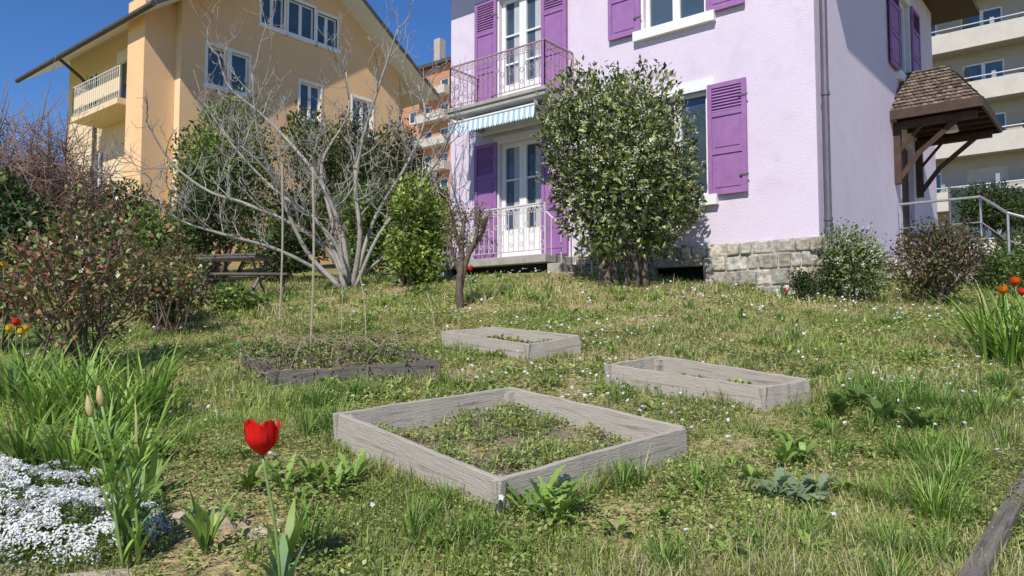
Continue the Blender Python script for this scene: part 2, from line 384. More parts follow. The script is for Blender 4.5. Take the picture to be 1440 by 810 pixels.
# balconies
mb=MB(); bt0,bt1,bo=4.15,6.42,.9
mb.box(HF,bt0,bt1,.0,bo,4.03,4.17,M['conc']); mb.box(HF,bt0-.02,bt1+.02,bo-.001,bo+.03,4.11,4.18,M['conc'])
for a in (bt0+.15,bt1-.3): mb.box(HF,a,a+.14,.0,.6,3.86,4.03,M['conc'])
mb.box(HF,bt0,bt1+.3,0,bo,1.2,1.34,M['conc']); mb.box(HF,bt0+.15,bt1,.0,bo-.2,.4,1.2,M['dark'])  # near-black block under the terrace slab stands in for the shade there
mb.box(HF,bt1+.05,bt1+.3,.1,bo-.05,.4,1.2,M['conc'])
for k in range(3):
    mb.box(HF,bt0-.27*(k+1),bt0-.27*k-.002,.06,bo-.05,.5,1.34-.165*(k+1),M['conc'])
mb.obj('balcony_slabs',H,bevel=.012)
mb=MB()
o=bo-.04
railing(mb,[HF(bt0+.03,.03,4.17),HF(bt0+.03,o,4.17),HF(bt1-.03,o,4.17),HF(bt1-.03,.03,4.17)],.82,M['iron_r'])
mb.obj('upper_railing',H)
mb=MB()
railing(mb,[HF(bt0+.03,o,1.34),HF(bt1+.25,o,1.34),HF(bt1+.25,.03,1.34)],.86,M['iron_w'],deco=True)
mb.tube([HF(bt0,o,2.05),HF(bt0-.1,o,1.95),HF(bt0-.9,o,1.3),HF(bt0-.9,o,.8)],.016,M['iron_w'],6)
for k in range(4): a=bt0-.2*k-.1; mb.tube([HF(a,o,1.3-.14*k),HF(a,o,1.93-.165*k)],.009,M['iron_w'],5)
mb.obj('terrace_railing',H)
mb=MB(); mb.box(HF,bt0+.2,bt1-.05,.03,.17,3.84,3.99,M['white'])
ns=34
for k in range(ns):
    a=bt0+.2+(bt1-.25-bt0)*k/ns; b=bt0+.2+(bt1-.25-bt0)*(k+1)/ns; mt=M['blue'] if k%2 else M['cloth']
    mb.poly([HF(a,.15,3.97),HF(b,.15,3.97),HF(b,.92,3.90),HF(a,.92,3.90)],mt)
    mb.poly([HF(a,.92,3.90),HF(b,.92,3.90),HF(b,.94,3.70),HF((a+b)/2,.94,3.66),HF(a,.94,3.70)],mt)
mb.tube([HF(bt0+.2,.92,3.90),HF(bt1-.05,.92,3.90)],.02,M['white'],6)
mb.obj('awning',H)
# side porch
mb=MB(); s0,s1,po=4.25,6.55,1.45
ez=4.1; wz=5.15; sm=5.4
A_=HS(s0,0,ez);B_=HS(s0,po,ez);Cc=HS(s1,po,ez);D_=HS(s1,0,ez);Rw=HS(sm,0,wz);Ro=HS(sm,.75,wz)
def tiles(p00,p10,p11,p01,rows,cols):
    p00,p10,p11,p01=map(np.array,(p00,p10,p11,p01)); nn=nrm(np.cross(p10-p00,p01-p00)); nn=nn if nn[2]>0 else -nn
    for r in range(rows):
        v0=r/rows; v1=min(1,(r+1.25)/rows)
        for c in range(cols):
            u0=(c+(.5 if r%2 else 0))/cols; u1=u0+.94/cols; u0=min(u0,1);u1=min(u1,1)
            if u1-u0<.2/cols: continue
            f=lambda u,v: (p00*(1-u)+p10*u)*(1-v)+(p01*(1-u)+p11*u)*v
            um=(u0+u1)/2; j=random.uniform(0,.012)
            a,b,c2,d=f(u0,v0)+nn*(.035+j),f(u1,v0)+nn*(.035+j),f(u1,v1)+nn*.01,f(u0,v1)+nn*.01
            e_=f(um,v0-.12/rows)+nn*(.045+j)
            k=random.uniform(.5,1.4); mb.cc=(.20*k,.155*k,.125*k)
            mb.poly([a,e_,b,c2,d],M['stonec']); mb.poly([a-nn*.02,e_-nn*.02,b-nn*.02,b,e_,a],M['stonec'])
mb.poly([A_,B_,Ro,Rw],M['tile']); mb.poly([B_,Cc,Ro],M['tile']); mb.poly([Cc,D_,Rw,Ro],M['tile'])
tiles(A_,B_,Ro,Rw,12,16); tiles(B_,Cc,Ro,Ro,12,14)
dn=np.array([0,0,-.02])
mb.poly([A_+dn,B_+dn,Cc+dn,D_+dn],M['dwood'])
mb.box(HS,s0-.02,s1+.02,po,po+.04,ez-.14,ez+.03,M['dwood']); mb.box(HS,s0-.04,s0,0,po,ez-.14,ez+.03,M['dwood']); mb.box(HS,s1,s1+.04,0,po,ez-.14,ez+.03,M['dwood'])
for s in (s0+.25,s1-.25):
    mb.box(HS,s-.06,s+.06,.0,.12,ez-1.3,ez-.14,M['dwood']); mb.box(HS,s-.06,s+.06,.12,po-.1,ez-.26,ez-.14,M['dwood'])
    mb.tube([HS(s,.08,ez-1.2),HS(s,.42,ez-.75),HS(s,1.1,ez-.2)],.065,M['dwood'],4)
    mb.tube([HS(s,.08,ez-.7),HS(s,.5,ez-.22)],.04,M['dwood'],4)
for k in range(6): mb.box(HS,s0+.1+k*.42,s0+.16+k*.42,.0,po,ez-.10,ez-.03,M['dwood'])
mb.obj('porch_roof',H)
mb=MB(); mb.tube([HS(5.4,.8,ez-.13),HS(5.4,.8,ez-.25)],[.10,.13],M['white'],12); mb.box(HS,4.6,6.6,.02,1.3,-.2,1.52,M['conc']); mb.obj('porch_landing',H)
# ---------------------------------------------------------------- apricot house
CY=np.array([-10.56,24.0]); YF=frame(CY,d1,n1); YS=frame(CY,d2,n2); YH=empty('apricot_house',(*CY,2))
YE=10.7; yt=8.8; ys_=9.3
mb=MB()
opl=[(2.3,4.5,7.75,10.0),(2.6,3.5,5.1,6.7),(6.2,7.2,8.2,9.8),(5.5,6.5,5.1,6.7)]
wall(mb,YF,0,yt,0,YE,opl,M['yel2'],.25)
opr=[(2.85,3.75,10.85,12.0),(3.95,5.05,10.85,12.1),(5.2,6.1,10.85,12.0),(.9,1.6,8.2,9.5),(1.75,2.4,8.2,9.5),(4.5,5.4,7.9,9.2),(6.9,7.9,7.9,9.2),(1,2.2,5,6.5),(5,6.2,5,6.5)]
wall(mb,YS,0,ys_,0,YE,[o for o in opr if o[3]<10.5],M['yel'],.25)
up_=[o for o in opr if o[3]>10.5]
def gt(a): return YE+min(a,ys_-a)*.68
edges=[0,2.85,3.75,3.95,ys_/2,5.05,5.2,6.1,ys_]
for i in range(len(edges)-1):
    a,b=edges[i],edges[i+1]; o=[q for q in up_ if q[0]<=a and q[1]>=b]
    if o: 
        mb.poly([YS(a,0,YE),YS(b,0,YE),YS(b,0,o[0][2]),YS(a,0,o[0][2])],M['yel']); mb.poly([YS(a,0,o[0][3]),YS(b,0,o[0][3]),YS(b,0,gt(b)),YS(a,0,gt(a))],M['yel'])
    else: mb.poly([YS(a,0,YE),YS(b,0,YE),YS(b,0,gt(b)),YS(a,0,gt(a))],M['yel'])
mb.poly([YF(yt,0,0),YF(yt,-ys_,0),YF(yt,-ys_,YE),YF(yt,0,YE)],M['yel']); mb.poly([YS(ys_,0,0),YS(ys_,-yt,0),YS(ys_,-yt,YE),YS(ys_,0,YE)],M['yel'])
mb.box(YF,.35,1.5,.003,1.0,0,YE-.05,M['yel']); mb.box(YF,1.1,1.9,.002,.7,0,YE-.06,M['yel'])
mb.obj('walls',YH)
mb=MB()
for q in opl: window(mb,YF,*q,nl=2)
for q in opr: window(mb,YS,*q,nl=2 if q[1]-q[0]>.8 else 1); surround(mb,YS,*q,w=.08,pro=.02)
mb.box(YF,2.3,4.5,-.1,0.05,9.6,10.0,M['white'])
mb.obj('windows',YH)
mb=MB(); mb.box(YF,1.9,5.6,.0,1.1,7.45,7.65,M['yel2'])
railing(mb,[YF(1.92,1.05,7.65),YF(5.55,1.05,7.65),YF(5.55,.05,7.65)],1.05,M['white'],deco=False,sp=.16)
mb.box(YF,1.95,5.5,1.0,1.03,7.9,8.35,M['yel2'])
mb.obj('balcony',YH)
mb=MB(); sl_=.68; oe=1.3; th=.22; ta,tb=-1.0,yt+1.3
def rp(t,s,dz=0):
    return YF(t,-s,YE+min(s,ys_-s)*sl_+dz)
for (sa,sb) in ((-oe,ys_/2),(ys_/2,ys_+oe)):
    mb.poly([rp(ta,sa,th),rp(tb,sa,th),rp(tb,sb,th),rp(ta,sb,th)],M['roofd']); mb.poly([rp(ta,sa),rp(tb,sa),rp(tb,sb),rp(ta,sb)],M['white'])
    mb.poly([rp(ta,sa),rp(ta,sb),rp(ta,sb,th),rp(ta,sa,th)],M['roofd']); mb.poly([rp(tb,sa),rp(tb,sb),rp(tb,sb,th),rp(tb,sa,th)],M['roofd'])
for sa in (-oe,ys_+oe): mb.poly([rp(ta,sa),rp(tb,sa),rp(tb,sa,th),rp(ta,sa,th)],M['roofd'])
q0=rp(ta,-oe,.02); q1=rp(tb,-oe,.02); off=np.array([n1[0],n1[1],0])*.08
mb.tube([q0+off,q1+off],.09,M['roofd'],8)
mb.tube([YF(6.1,oe+.05,YE-.9),YF(6.1,.6,YE-1.4),YF(6.1,.1,YE-1.9),YF(6.1,.1,2)],.06,M['roofd'],8)
mb.obj('roof',YH)
# ---------------------------------------------------------------- distant brick block
CB=np.array([-4.5,84.]); BF=frame(CB,d1,n1); BH=empty('brick_apartment_building',(*CB,0))
mb=MB(); ops=[]
for r in range(8):
    for c in range(7): ops.append((1+c*2.6,2.3+c*2.6,7.6+r*2.9,9.1+r*2.9))
wall(mb,BF,0,20,0,31,ops,M['brick']); mb.box(BF,0,20,-12,-1,0,31,M['brick'])
BS=frame(CB,d2,n2); mb.poly([BS(0,0,0),BS(12,0,0),BS(12,0,31),BS(0,0,31)],M['brick'])
mb.box(BF,-.6,20.6,-12.6,.7,31,31.4,M['roofd']); mb.poly([BF(-.6,.7,31.4),BF(20.6,.7,31.4),BF(17,-6,34),BF(3,-6,34)],M['tile']); mb.poly([BF(-.6,.7,31.4),BF(3,-6,34),BF(-.6,-12.6,31.4)],M['tile'])
mb.box(BF,8,9,-4,-3,32,36,M['beige']); 
for r in range(8): mb.box(BF,3.2,8,.01,1.1,7.0+r*2.9,7.95+r*2.9,M['beigel']); mb.box(BF,11,15.5,.01,1.1,7.0+r*2.9,7.95+r*2.9,M['beigel'])
mb.obj('walls',BH); mb=MB()
for q in ops: window(mb,BF,*q,nl=1,fw=.12)
mb.obj('windows',BH)
# ---------------------------------------------------------------- concrete apartment block (right)
CG=np.array([40.,30.3]); GF=frame(CG,d1,n1); GH=empty('concrete_apartment_building',(*CG,0))
mb=MB(); ops=[]
lev=[4.1+2.95*k for k in range(7)]
for z in lev:
    for c in range(9): ops.append((1+c*3.2,3.0+c*3.2,z+.75,z+2.1))
wall(mb,GF,0,30,0,27,ops,M['beige']); mb.box(GF,0,30,-12,-1,0,27,M['beige'])
for z in lev:
    mb.box(GF,0,30,.002,1.3,z-.22,z,M['conc'])
    for c in range(4): 
        mb.box(GF,c*7.6,c*7.6+6.6,1.2,1.32,z-.3,z+.75,M['beigel']); 
        mb.box(GF,c*7.6+6.6,c*7.6+6.75,.003,1.3,z,z+2.7,M['beige'])
        railing(mb,[GF(c*7.6+6.8,1.25,z),GF(c*7.6+7.55,1.25,z)],1.0,M['white'],deco=False,sp=.3)
        mb.tube([GF(c*7.6,1.26,z+.98),GF(c*7.6+6.6,1.26,z+.98)],.04,M['metal'],5)
        for q in range(5): mb.box(GF,c*7.6+.8+q*1.3,c*7.6+1.0+q*1.3,.6,.9,z,z+.95+.3*((q*7+c*3+int(z))%3),M['metal' if (q+c)%2 else 'dark'])
mb.obj('walls',GH); mb=MB()
for q in ops: window(mb,GF,*q,nl=2,fw=.09)
for i,z in enumerate(lev):
    for c in range(9):
        if (i*5+c*3)%4==0: mb.box(GF,1+c*3.2,3.0+c*3.2,-.1,-.05,z+1.3,z+2.1,M['beigel'])
mb.obj('windows',GH)
# ---------------------------------------------------------------- raised beds
beds=[]
def plank(parent,A,B,h,t,mt,name,ext=0.,down=.1):
    A=Vector(A);B=Vector(B); x=(B-A).normalized(); L=(B-A).length+2*ext; z=Vector((0,0,1)); z=(z-x*z.dot(x)).normalized(); y=z.cross(x)
    me=bpy.data.meshes.new(name); bm=bmesh.new(); nseg=10
    rr=random.Random(name+str(A))
    vs=[]
    for i in range(nseg+1):
        xx=-ext+L*i/nseg; wob=rr.uniform(-.004,.004); wz=rr.uniform(-.003,.003)
        vs.append([bm.verts.new((xx,yy+wob,zz+wz)) for yy,zz in ((0,-down),(t,-down),(t,h),(0,h))])
    for i in range(nseg):
        for j in range(4): bm.faces.new((vs[i][j],vs[i][(j+1)%4],vs[i+1][(j+1)%4],vs[i+1][j]))
    bm.faces.new(vs[0]); bm.faces.new(vs[-1][::-1]); bmesh.ops.recalc_face_normals(bm,faces=bm.faces)
    bm.to_mesh(me); bm.free(); me.materials.append(mt)
    o=bpy.data.objects.new(name,me); sc.collection.objects.link(o); o.parent=parent
    Mx=Matrix((x,y,z)).transposed().to_4x4(); Mx.translation=A; o.matrix_parent_inverse=Matrix.Translation(-Vector(parent.location))
    o.matrix_basis=Mx
    bv=o.modifiers.new('bevel','BEVEL'); bv.width=.004; bv.segments=2; bv.limit_method='ANGLE'
def bed(name,px4,h,mt,t=.032,soil=.04):
    P=[gnd(*p,h=h) for p in px4]; P=[np.array([p[0],p[1],float(gz(p[0],p[1]))]) for p in P]
    A=np.array([[p[0],p[1],1] for p in P]); k=np.linalg.lstsq(A,np.array([p[2] for p in P]),rcond=None)[0]
    for p in P: p[2]=k@np.array([p[0],p[1],1])
    c=sum(P)/4; e=empty(name,c)
    ar=sum(P[i][0]*P[(i+1)%4][1]-P[(i+1)%4][0]*P[i][1] for i in range(4))
    if ar<0: P=P[::-1]
    for i in range(4):
        a,b=P[i],P[(i+1)%4]; T=nrm(b-a)
        plank(e,a+T*(t if i%2 else 0),b,h+(.003 if i%2 else 0),t,mt,'board_%d'%i)
    mb=MB()
    for i in range(4):
        a=P[i]; Ta=nrm(P[(i+1)%4]-a); Tb=nrm(P[i-1]-a); q=a+Ta*(t+.025)+Tb*(t+.025)
        fr=lambda A1,B1,C1,q=q,Ta=Ta,Tb=Tb: q+Ta*A1+Tb*B1+np.array([0,0,C1])
        mb.box(fr,-.022,.022,-.022,.022,-.1,h-.015,mt)
        for zz in (.04,h-.04):
            s_=a+Ta*.016-Tb*.002+np.array([0,0,zz]); mb.tube([s_,s_-Tb*.003],.005,M['pipe'],8)
    mb.obj('corner_posts',e)
    n=24; V=[]
    for i in range(n):
        for j in range(n):
            u=.02+.96*i/(n-1);v=.02+.96*j/(n-1); p=(P[0]*(1-u)+P[1]*u)*(1-v)+(P[3]*(1-u)+P[2]*u)*v
            p=p+np.array([0,0,soil+.04*(vn(p[0],p[1],.12,5)-.5)+.05*(vn(p[0],p[1],.4,6)-.5)]); V.append(p)
    Ii=np.arange(n*n).reshape(n,n); F=np.stack([Ii[:-1,:-1],Ii[1:,:-1],Ii[1:,1:],Ii[:-1,1:]],-1).reshape(-1,4)
    qmesh('soil',V,F,m=M['soil'],parent=e,smooth=True)
    beds.append(np.array([p[:2] for p in P])); return e,P,k
b1,P1,k1=bed('raised_garden_bed',[(700,674),(968,603),(718,543),(470,582)],.165,M['wood'],.036,.01)
b2,P2,k2=bed('raised_garden_bed',[(742,484),(818,473),(693,459),(622,467)],.165,M['wood'],.034,.02)
b3,P3,k3=bed('raised_garden_bed',[(1074,546),(1140,533),(925,501),(852,512)],.165,M['wood'],.034,.0)
b4,P4,k4=bed('raised_garden_bed',[(385,522),(620,508),(545,489),(345,500)],.14,M['wood_old'],.04,.08)
def inquad(x,y,Q,mar=0.):
    c=Q.mean(0); Qs=c+(Q-c)*(1+mar); r=np.ones(len(x),bool)
    for i in range(4):
        a=Qs[i];b=Qs[(i+1)%4]; r&=((b[0]-a[0])*(y-a[1])-(b[1]-a[1])*(x-a[0]))>0
    return r
def inhouse(x,y):
    dx=x-C0[0];dy=y-C0[1]; o=dx*n1[0]+dy*n1[1]; s=dx*n2[0]+dy*n2[1]; t=-s
    return ((o<.05)&(t>-.05)&(t<7.4)) | ((o<.95)&(t>4.1)&(t<6.8)) 
# ---------------------------------------------------------------- grass
def field(n,dmin,dmax,pw=1.0):
    u=R.random(n); d=dmin+(dmax-dmin)*u**pw; x=(R.random(n)*2-1)*(.78*d+.8); return x,d
soilp=gnd(300,742)
GR=[((.255,.36,.07),4),((.35,.44,.10),3),((.46,.50,.16),2.0),((.60,.53,.31),1.4),((.12,.20,.04),1.8)]
parts=[]
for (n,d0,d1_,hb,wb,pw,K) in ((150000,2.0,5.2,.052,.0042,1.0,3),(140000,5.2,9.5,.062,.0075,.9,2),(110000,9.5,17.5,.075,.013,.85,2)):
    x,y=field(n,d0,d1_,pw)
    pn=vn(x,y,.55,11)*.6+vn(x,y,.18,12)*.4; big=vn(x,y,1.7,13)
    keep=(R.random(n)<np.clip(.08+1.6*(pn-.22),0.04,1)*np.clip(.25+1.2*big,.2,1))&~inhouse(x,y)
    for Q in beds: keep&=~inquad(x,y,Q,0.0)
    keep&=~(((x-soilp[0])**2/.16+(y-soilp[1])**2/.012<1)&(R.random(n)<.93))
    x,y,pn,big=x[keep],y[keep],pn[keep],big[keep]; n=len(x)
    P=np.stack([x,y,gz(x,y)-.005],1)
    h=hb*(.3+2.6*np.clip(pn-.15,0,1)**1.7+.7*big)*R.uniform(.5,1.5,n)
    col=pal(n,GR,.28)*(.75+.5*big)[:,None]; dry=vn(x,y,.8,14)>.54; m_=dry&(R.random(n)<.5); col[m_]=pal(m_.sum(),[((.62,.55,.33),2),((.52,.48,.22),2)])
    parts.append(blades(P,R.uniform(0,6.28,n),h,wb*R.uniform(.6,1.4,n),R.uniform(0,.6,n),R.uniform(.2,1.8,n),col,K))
tx,ty=field(330,2.5,16,.9)
extra=[(1310,700),(1290,650),(1330,640),(1350,740),(1240,560),(1200,545),(1300,560),(1390,560),(560,640),(430,560),(470,560),(1230,700),(880,690),(420,600),(990,690),(1180,600),(1270,590),(1340,600),(1400,620),(640,770),(950,780),(1250,790),(1330,780),(600,690),(640,705),(820,700),(1150,760),(1060,780)]
for p in extra:
    for _ in range(3):
        g=gnd(p[0]+random.uniform(-25,25),p[1]+random.uniform(-14,14)); tx=np.append(tx,g[0]); ty=np.append(ty,g[1])
k=~inhouse(tx,ty)
for Q in beds: k&=~inquad(tx,ty,Q,0.05)
tx,ty=tx[k],ty[k]
for x0,y0 in zip(tx,ty):
    n=random.randint(25,70); a=R.uniform(0,6.28,n); r=np.abs(R.normal(0,.045,n)); x=x0+r*np.cos(a); y=y0+r*np.sin(a)
    hh=random.uniform(.08,.20)*R.uniform(.5,1.2,n); c=pal(n,[((.17,.31,.055),3),((.28,.41,.09),3),((.10,.19,.04),1.6),((.55,.5,.28),.5)],.2)
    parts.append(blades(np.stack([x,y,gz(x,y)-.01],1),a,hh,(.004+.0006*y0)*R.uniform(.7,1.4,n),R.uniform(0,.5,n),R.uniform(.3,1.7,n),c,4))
for Q in beds:
    for i in range(4):
        a,b=Q[i],Q[(i+1)%4]; n=int(np.linalg.norm(b-a)*300); t=R.random(n); p=a+(b-a)*t[:,None]; out=nrm(p-Q.mean(0)); p=p+out*R.uniform(.015,.09,(n,1))
        c=pal(n,GR,.25); hh=R.uniform(.04,.15,n)*(.2+1.3*vn(p[:,0],p[:,1],.2,22))
        parts.append(blades(np.c_[p,gz(p[:,0],p[:,1])-.01],R.uniform(0,6.28,n),hh,.005,R.uniform(0,.4,n),R.uniform(.2,1.4,n),c,3))
def join(parts,name,m,parent=None):
    V,F,C=cat(parts); return qmesh(name,V,F,C,m,parent)
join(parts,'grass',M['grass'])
parts=[]
WP=[((.21,.31,.065),4),((.32,.40,.11),3),((.44,.48,.18),1.8),((.38,.28,.16),.9)]
for (n,d0,d1_,s) in ((170000,2.0,5.5,.018),(110000,5.5,10,.030),(50000,10,16,.045)):
    x,y=field(n,d0,d1_,1)
    q=vn(x,y,.4,31)*.6+vn(x,y,.12,32)*.4
    keep=(R.random(n)<np.clip((q-.28)*2.4,0.06,1))&~inhouse(x,y)
    for Q in beds: keep&=~inquad(x,y,Q,0.0)
    keep&=~(((x-soilp[0])**2/.16+(y-soilp[1])**2/.012<1)&(R.random(n)<.9))
    x,y,q=x[keep],y[keep],q[keep]; n=len(x)
    P=np.stack([x,y,gz(x,y)+R.uniform(.005,.08,n)*np.clip(q,.2,1)],1); D=rdir(n); D[:,2]=np.abs(D[:,2])*.5
    N=rdir(n)*.5+np.array([0,0,1.]); c=pal(n,WP,.3)*(.75+.5*vn(x,y,1.1,77))[:,None]
    L=s*R.uniform(.6,1.5,n); parts.append(leaves(P,D,N,L,L*.65,c))
for bi,(Pq,cov) in enumerate(((P1,11000),(P2,1800),(P3,2500),(P4,2600))):
    n=cov; u=R.random(n);v=R.random(n); A=np.array(Pq); p=(A[0]*(1-u)[:,None]+A[1]*u[:,None])*(1-v)[:,None]+(A[3]*(1-u)[:,None]+A[2]*u[:,None])*v[:,None]
    cc=A.mean(0); p=cc+(p-cc)*.92; q=vn(p[:,0],p[:,1],.16,33); kk=R.random(n)<np.clip((q-.2)*2.4,.05,1); p=p[kk]; q=q[kk]; n=len(p)
    p[:,2]+=.02+R.uniform(0,.09,n)*q
    D=rdir(n); D[:,2]=np.abs(D[:,2])*.7; c=pal(n,WP,.3)
    L=(.022 if bi==0 else .04)*R.uniform(.6,1.5,n); parts.append(leaves(p,D,rdir(n)*.5+np.array([0,0,1.]),L,L*.6,c))
    n=n//5; h=R.integers(0,len(p),n); parts.append(blades(p[h]-np.array([0,0,.03]),R.uniform(0,6.28,n),R.uniform(.04,.11,n),.005,R.uniform(0,.4,n),R.uniform(.2,1.4,n),pal(n,GR),3)[0:3])
join(parts,'clover_and_weeds',M['leaf'])
# white wildflowers
n=16000; x,y=field(n,2.9,13.0,.9); q=vn(x,y,.9,41)*.45+vn(x,y,.3,42)*.3+.25*R.random(n); bias=np.where((x/y>-.08)&(y>4.3),.62,.12)+.05*(y>6)
kp=(R.random(n)<np.clip((q-.47)*3,0,1)*bias)&~inhouse(x,y)
for Q in beds: kp&=~inquad(x,y,Q,.05)
x,y=x[kp],y[kp]; n=len(x); z=gz(x,y)+R.uniform(.04,.11,n); s=R.uniform(.006,.011,n)*(1+.08*y); parts=[]
ti=R.normal(0,.4,(n,2))+np.array([-.1,-.3])
for k in range(5):
    a=2*math.pi*k/5+R.uniform(0,.3,n); D=np.stack([np.cos(a),np.sin(a),.2-np.cos(a)*ti[:,0]-np.sin(a)*ti[:,1]],1)
    parts.append(leaves(np.stack([x,y,z],1),D,np.c_[ti,np.ones(n)],s*1.2,s*.9,pal(n,[((.80,.80,.82),4),((.62,.63,.78),1.3)],.08)))
join(parts,'white_wildflowers',M['petal'])
# ---------------------------------------------------------------- shrubs
def shrub(name,c,rad,nleaf,ls,palette,lobes=9,stems=8,seed=0,base=None,asp=.5,mt='leaf',bark='bark2',flowers=None,lr=(.35,.55),custom=None,inner=.3,droop=0.):
    rg=np.random.default_rng(seed); c=np.array(c,float); rad=np.array(rad,float); bz=float(gz(c[0],c[1])) if base is None else base
    e=empty(name,(c[0],c[1],bz))
    if custom is None:
        L=[]
        for i in range(lobes):
            d=nrm(rg.normal(size=3)); L.append((c+d*rad*rg.uniform(.35,.68),rad.mean()*rg.uniform(*lr)*np.minimum(1.2,rad/rad.mean())))
    else: L=[(np.array(q[:3]),np.array([q[3]]*3)) for q in custom]
    vol=np.array([l[1].prod()**(2/3) for l in L]); li=rg.choice(len(L),nleaf,p=vol/vol.sum())
    Cn=np.array([l[0] for l in L])[li]; Rn=np.array([l[1] for l in L])[li]; d=nrm(rg.normal(size=(nleaf,3)))
    rr=np.where(rg.random(nleaf)<inner,rg.uniform(.3,.85,nleaf),rg.normal(.95,.10,nleaf))
    bumps=1+.26*(vn(d[:,0]*3+li*7,d[:,1]*3+d[:,2]*2,.5,51)-.5)*2
    P=Cn+d*Rn*(rr*bumps)[:,None]; P=P[P[:,2]>bz+.03]; n=len(P); d=nrm(P-c)
    clump=.6+.8*vn(P[:,0]*2+P[:,1],P[:,2]*2-P[:,1],.35,52)
    D=nrm(d*.8+rg.normal(size=(n,3))*.7+np.array([0,0,.2-droop])); N=nrm(d+rg.normal(size=(n,3))*.6+np.array([0,0,.5]))
    col=pal(n,palette,.3)*clump[:,None]; s=ls*rg.uniform(.6,1.35,n)
    V,F,C=leaves(P,D,N,s,s*asp,col); qmesh('foliage',V,F,C,M[mt],e)
    if flowers:
        fn,fs,fp=flowers; k=rg.choice(n,fn); top=(rg.random(fn)<.35+.65*(N[k,2]>0)); k=k[top]; fn=len(k); parts=[]
        for j in range(9):
            p=P[k]+d[k]*.045+rg.normal(size=(fn,3))*fs*.8; parts.append(leaves(p,rdir(fn),N[k],fs,fs*.8,pal(fn,fp,.12)))
        V,F,C=cat(parts); qmesh('blossom',V,F,C,M['petal'],e)
    if stems:
        mb=MB(); b0=np.array([c[0],c[1],bz-.05])
        for i in range(stems):
            l=L[i%len(L)]; p0=b0+np.array([rg.normal()*rad[0]*.16,rg.normal()*rad[0]*.16,0]); p1=l[0]+rg.normal(size=3)*.1; mid=(p0+p1)/2+rg.normal(size=3)*.08*rad.mean()
            r=.018*rad.mean()+.008; mb.tube(crom([p0,mid,p1]),np.linspace(r*1.5,r*.5,11),M[bark],6)
            for j in range(3):
                p2=p1+nrm(rg.normal(size=3)+np.array([0,0,.6]))*l[1].mean()*.9; mb.tube([p1*.6+mid*.4,(p1+p2)/2,p2],[r*.6,r*.4,r*.2],M[bark],4)
        mb.obj('branches',e,smooth=True)
    return e
DK=[((.035,.065,.017),4),((.065,.105,.027),3),((.12,.165,.04),1)]
MG=[((.075,.13,.027),3),((.13,.205,.043),3),((.21,.28,.07),1.5)]
YG=[((.19,.27,.045),3),((.32,.38,.075),3),((.10,.16,.03),2)]
OL=[((.10,.125,.045),3),((.16,.175,.07),2),((.07,.08,.035),2)]
RD=[((.14,.06,.04),3),((.08,.105,.035),3),((.21,.10,.06),2),((.13,.17,.05),1)]
lx,ly=1.61,11.2
lob=[(-.62,0,3.36,.50),(-.15,.2,3.45,.50),(.35,0,3.42,.50),(-.68,-.1,2.85,.50),(0,-.25,2.8,.70),(.55,.05,2.85,.50),(-.60,.1,2.3,.50),(.05,-.15,2.15,.70),(.68,0,2.3,.46),(-.5,0,1.8,.42),(.60,0,1.85,.50),(.1,.1,1.55,.48),(-.25,-.1,1.35,.34),(.45,.1,1.45,.34),(-.05,.5,2.4,.7),(-.82,.1,3.1,.3),(.82,.0,1.95,.33)]
shrub('flowering_laurel',(lx,ly,2.4),(1.1,1,1.4),16000,.10,[((.055,.085,.022),4),((.13,.175,.045),3),((.26,.33,.09),2.6),((.42,.44,.18),1.4)],custom=[(lx+a,ly+b,c,r) for a,b,c,r in lob],stems=0,asp=.42,mt='gloss',flowers=(2700,.026,[((.76,.73,.50),3),((.84,.82,.68),2),((.58,.57,.30),1)]),seed=2,inner=.25)
lau=bpy.data.objects['flowering_laurel']; mb=MB(); bz=float(gz(lx,ly))
for dx,tx_,tz in ((-.22,-.45,1.7),(-.1,-.15,1.9),(.08,.1,1.8),(.2,.5,1.8),(.33,.7,1.9),(-.3,-.75,2.1)):
    mb.tube(crom([(lx+dx,ly+random.uniform(-.1,.1),bz-.05),(lx+dx*1.1,ly,bz+.5),(lx+tx_,ly,tz)]),np.linspace(.055,.03,11),M['bark2'],8)
mb.obj('trunks',lau,smooth=True)
def sh(name,px,Y,y0,y1,wpx,n,ls,palt,**k):
    a=at(px,y0,Y); b=at(px,y1,Y); rz=(a[2]-b[2])/2; rx=wpx/1080*Y/2
    return shrub(name,(a[0],Y,(a[2]+b[2])/2),(rx,min(rx,1.2),rz),n,ls,palt,**k)
sh('round_viburnum_shrub',1194,10.35,312,434,92,5600,.05,[((.11,.18,.04),3),((.18,.27,.06),3),((.30,.38,.10),2)],seed=3,flowers=(520,.018,[((.76,.64,.55),1),((.82,.78,.66),1.4)]),lr=(.5,.7))
sh('purple_leaf_shrub',1313,10.1,298,444,140,6500,.05,[((.11,.06,.038),3),((.10,.12,.04),3),((.18,.09,.06),1.5),((.19,.21,.075),1.3)],seed=4,lr=(.4,.6))
sh('small_box_shrub',1127,10.4,362,424,36,1800,.035,DK,seed=5,lr=(.45,.65))
sh('small_box_shrub',1150,10.5,378,425,26,900,.03,DK+MG,seed=55,lr=(.45,.65))
sh('climbing_shrub',572,12.6,250,402,125,6800,.085,YG,seed=6)
sh('evergreen_shrub',28,10.5,232,420,120,6500,.08,DK,seed=7)
sh('evergreen_shrub',120,13.5,300,430,170,5000,.09,OL,seed=8)
sh('evergreen_shrub',215,14.5,285,400,150,4500,.09,MG,seed=9)
sh('evergreen_shrub',300,16.5,232,395,120,5000,.09,DK,seed=10)
sh('green_tree',318,19,112,400,165,11000,.12,[((.15,.23,.045),3),((.24,.31,.065),3),((.07,.11,.025),2)],seed=11,lobes=14)
sh('green_tree',430,21,150,380,110,7000,.13,OL+MG,seed=12,lobes=12)
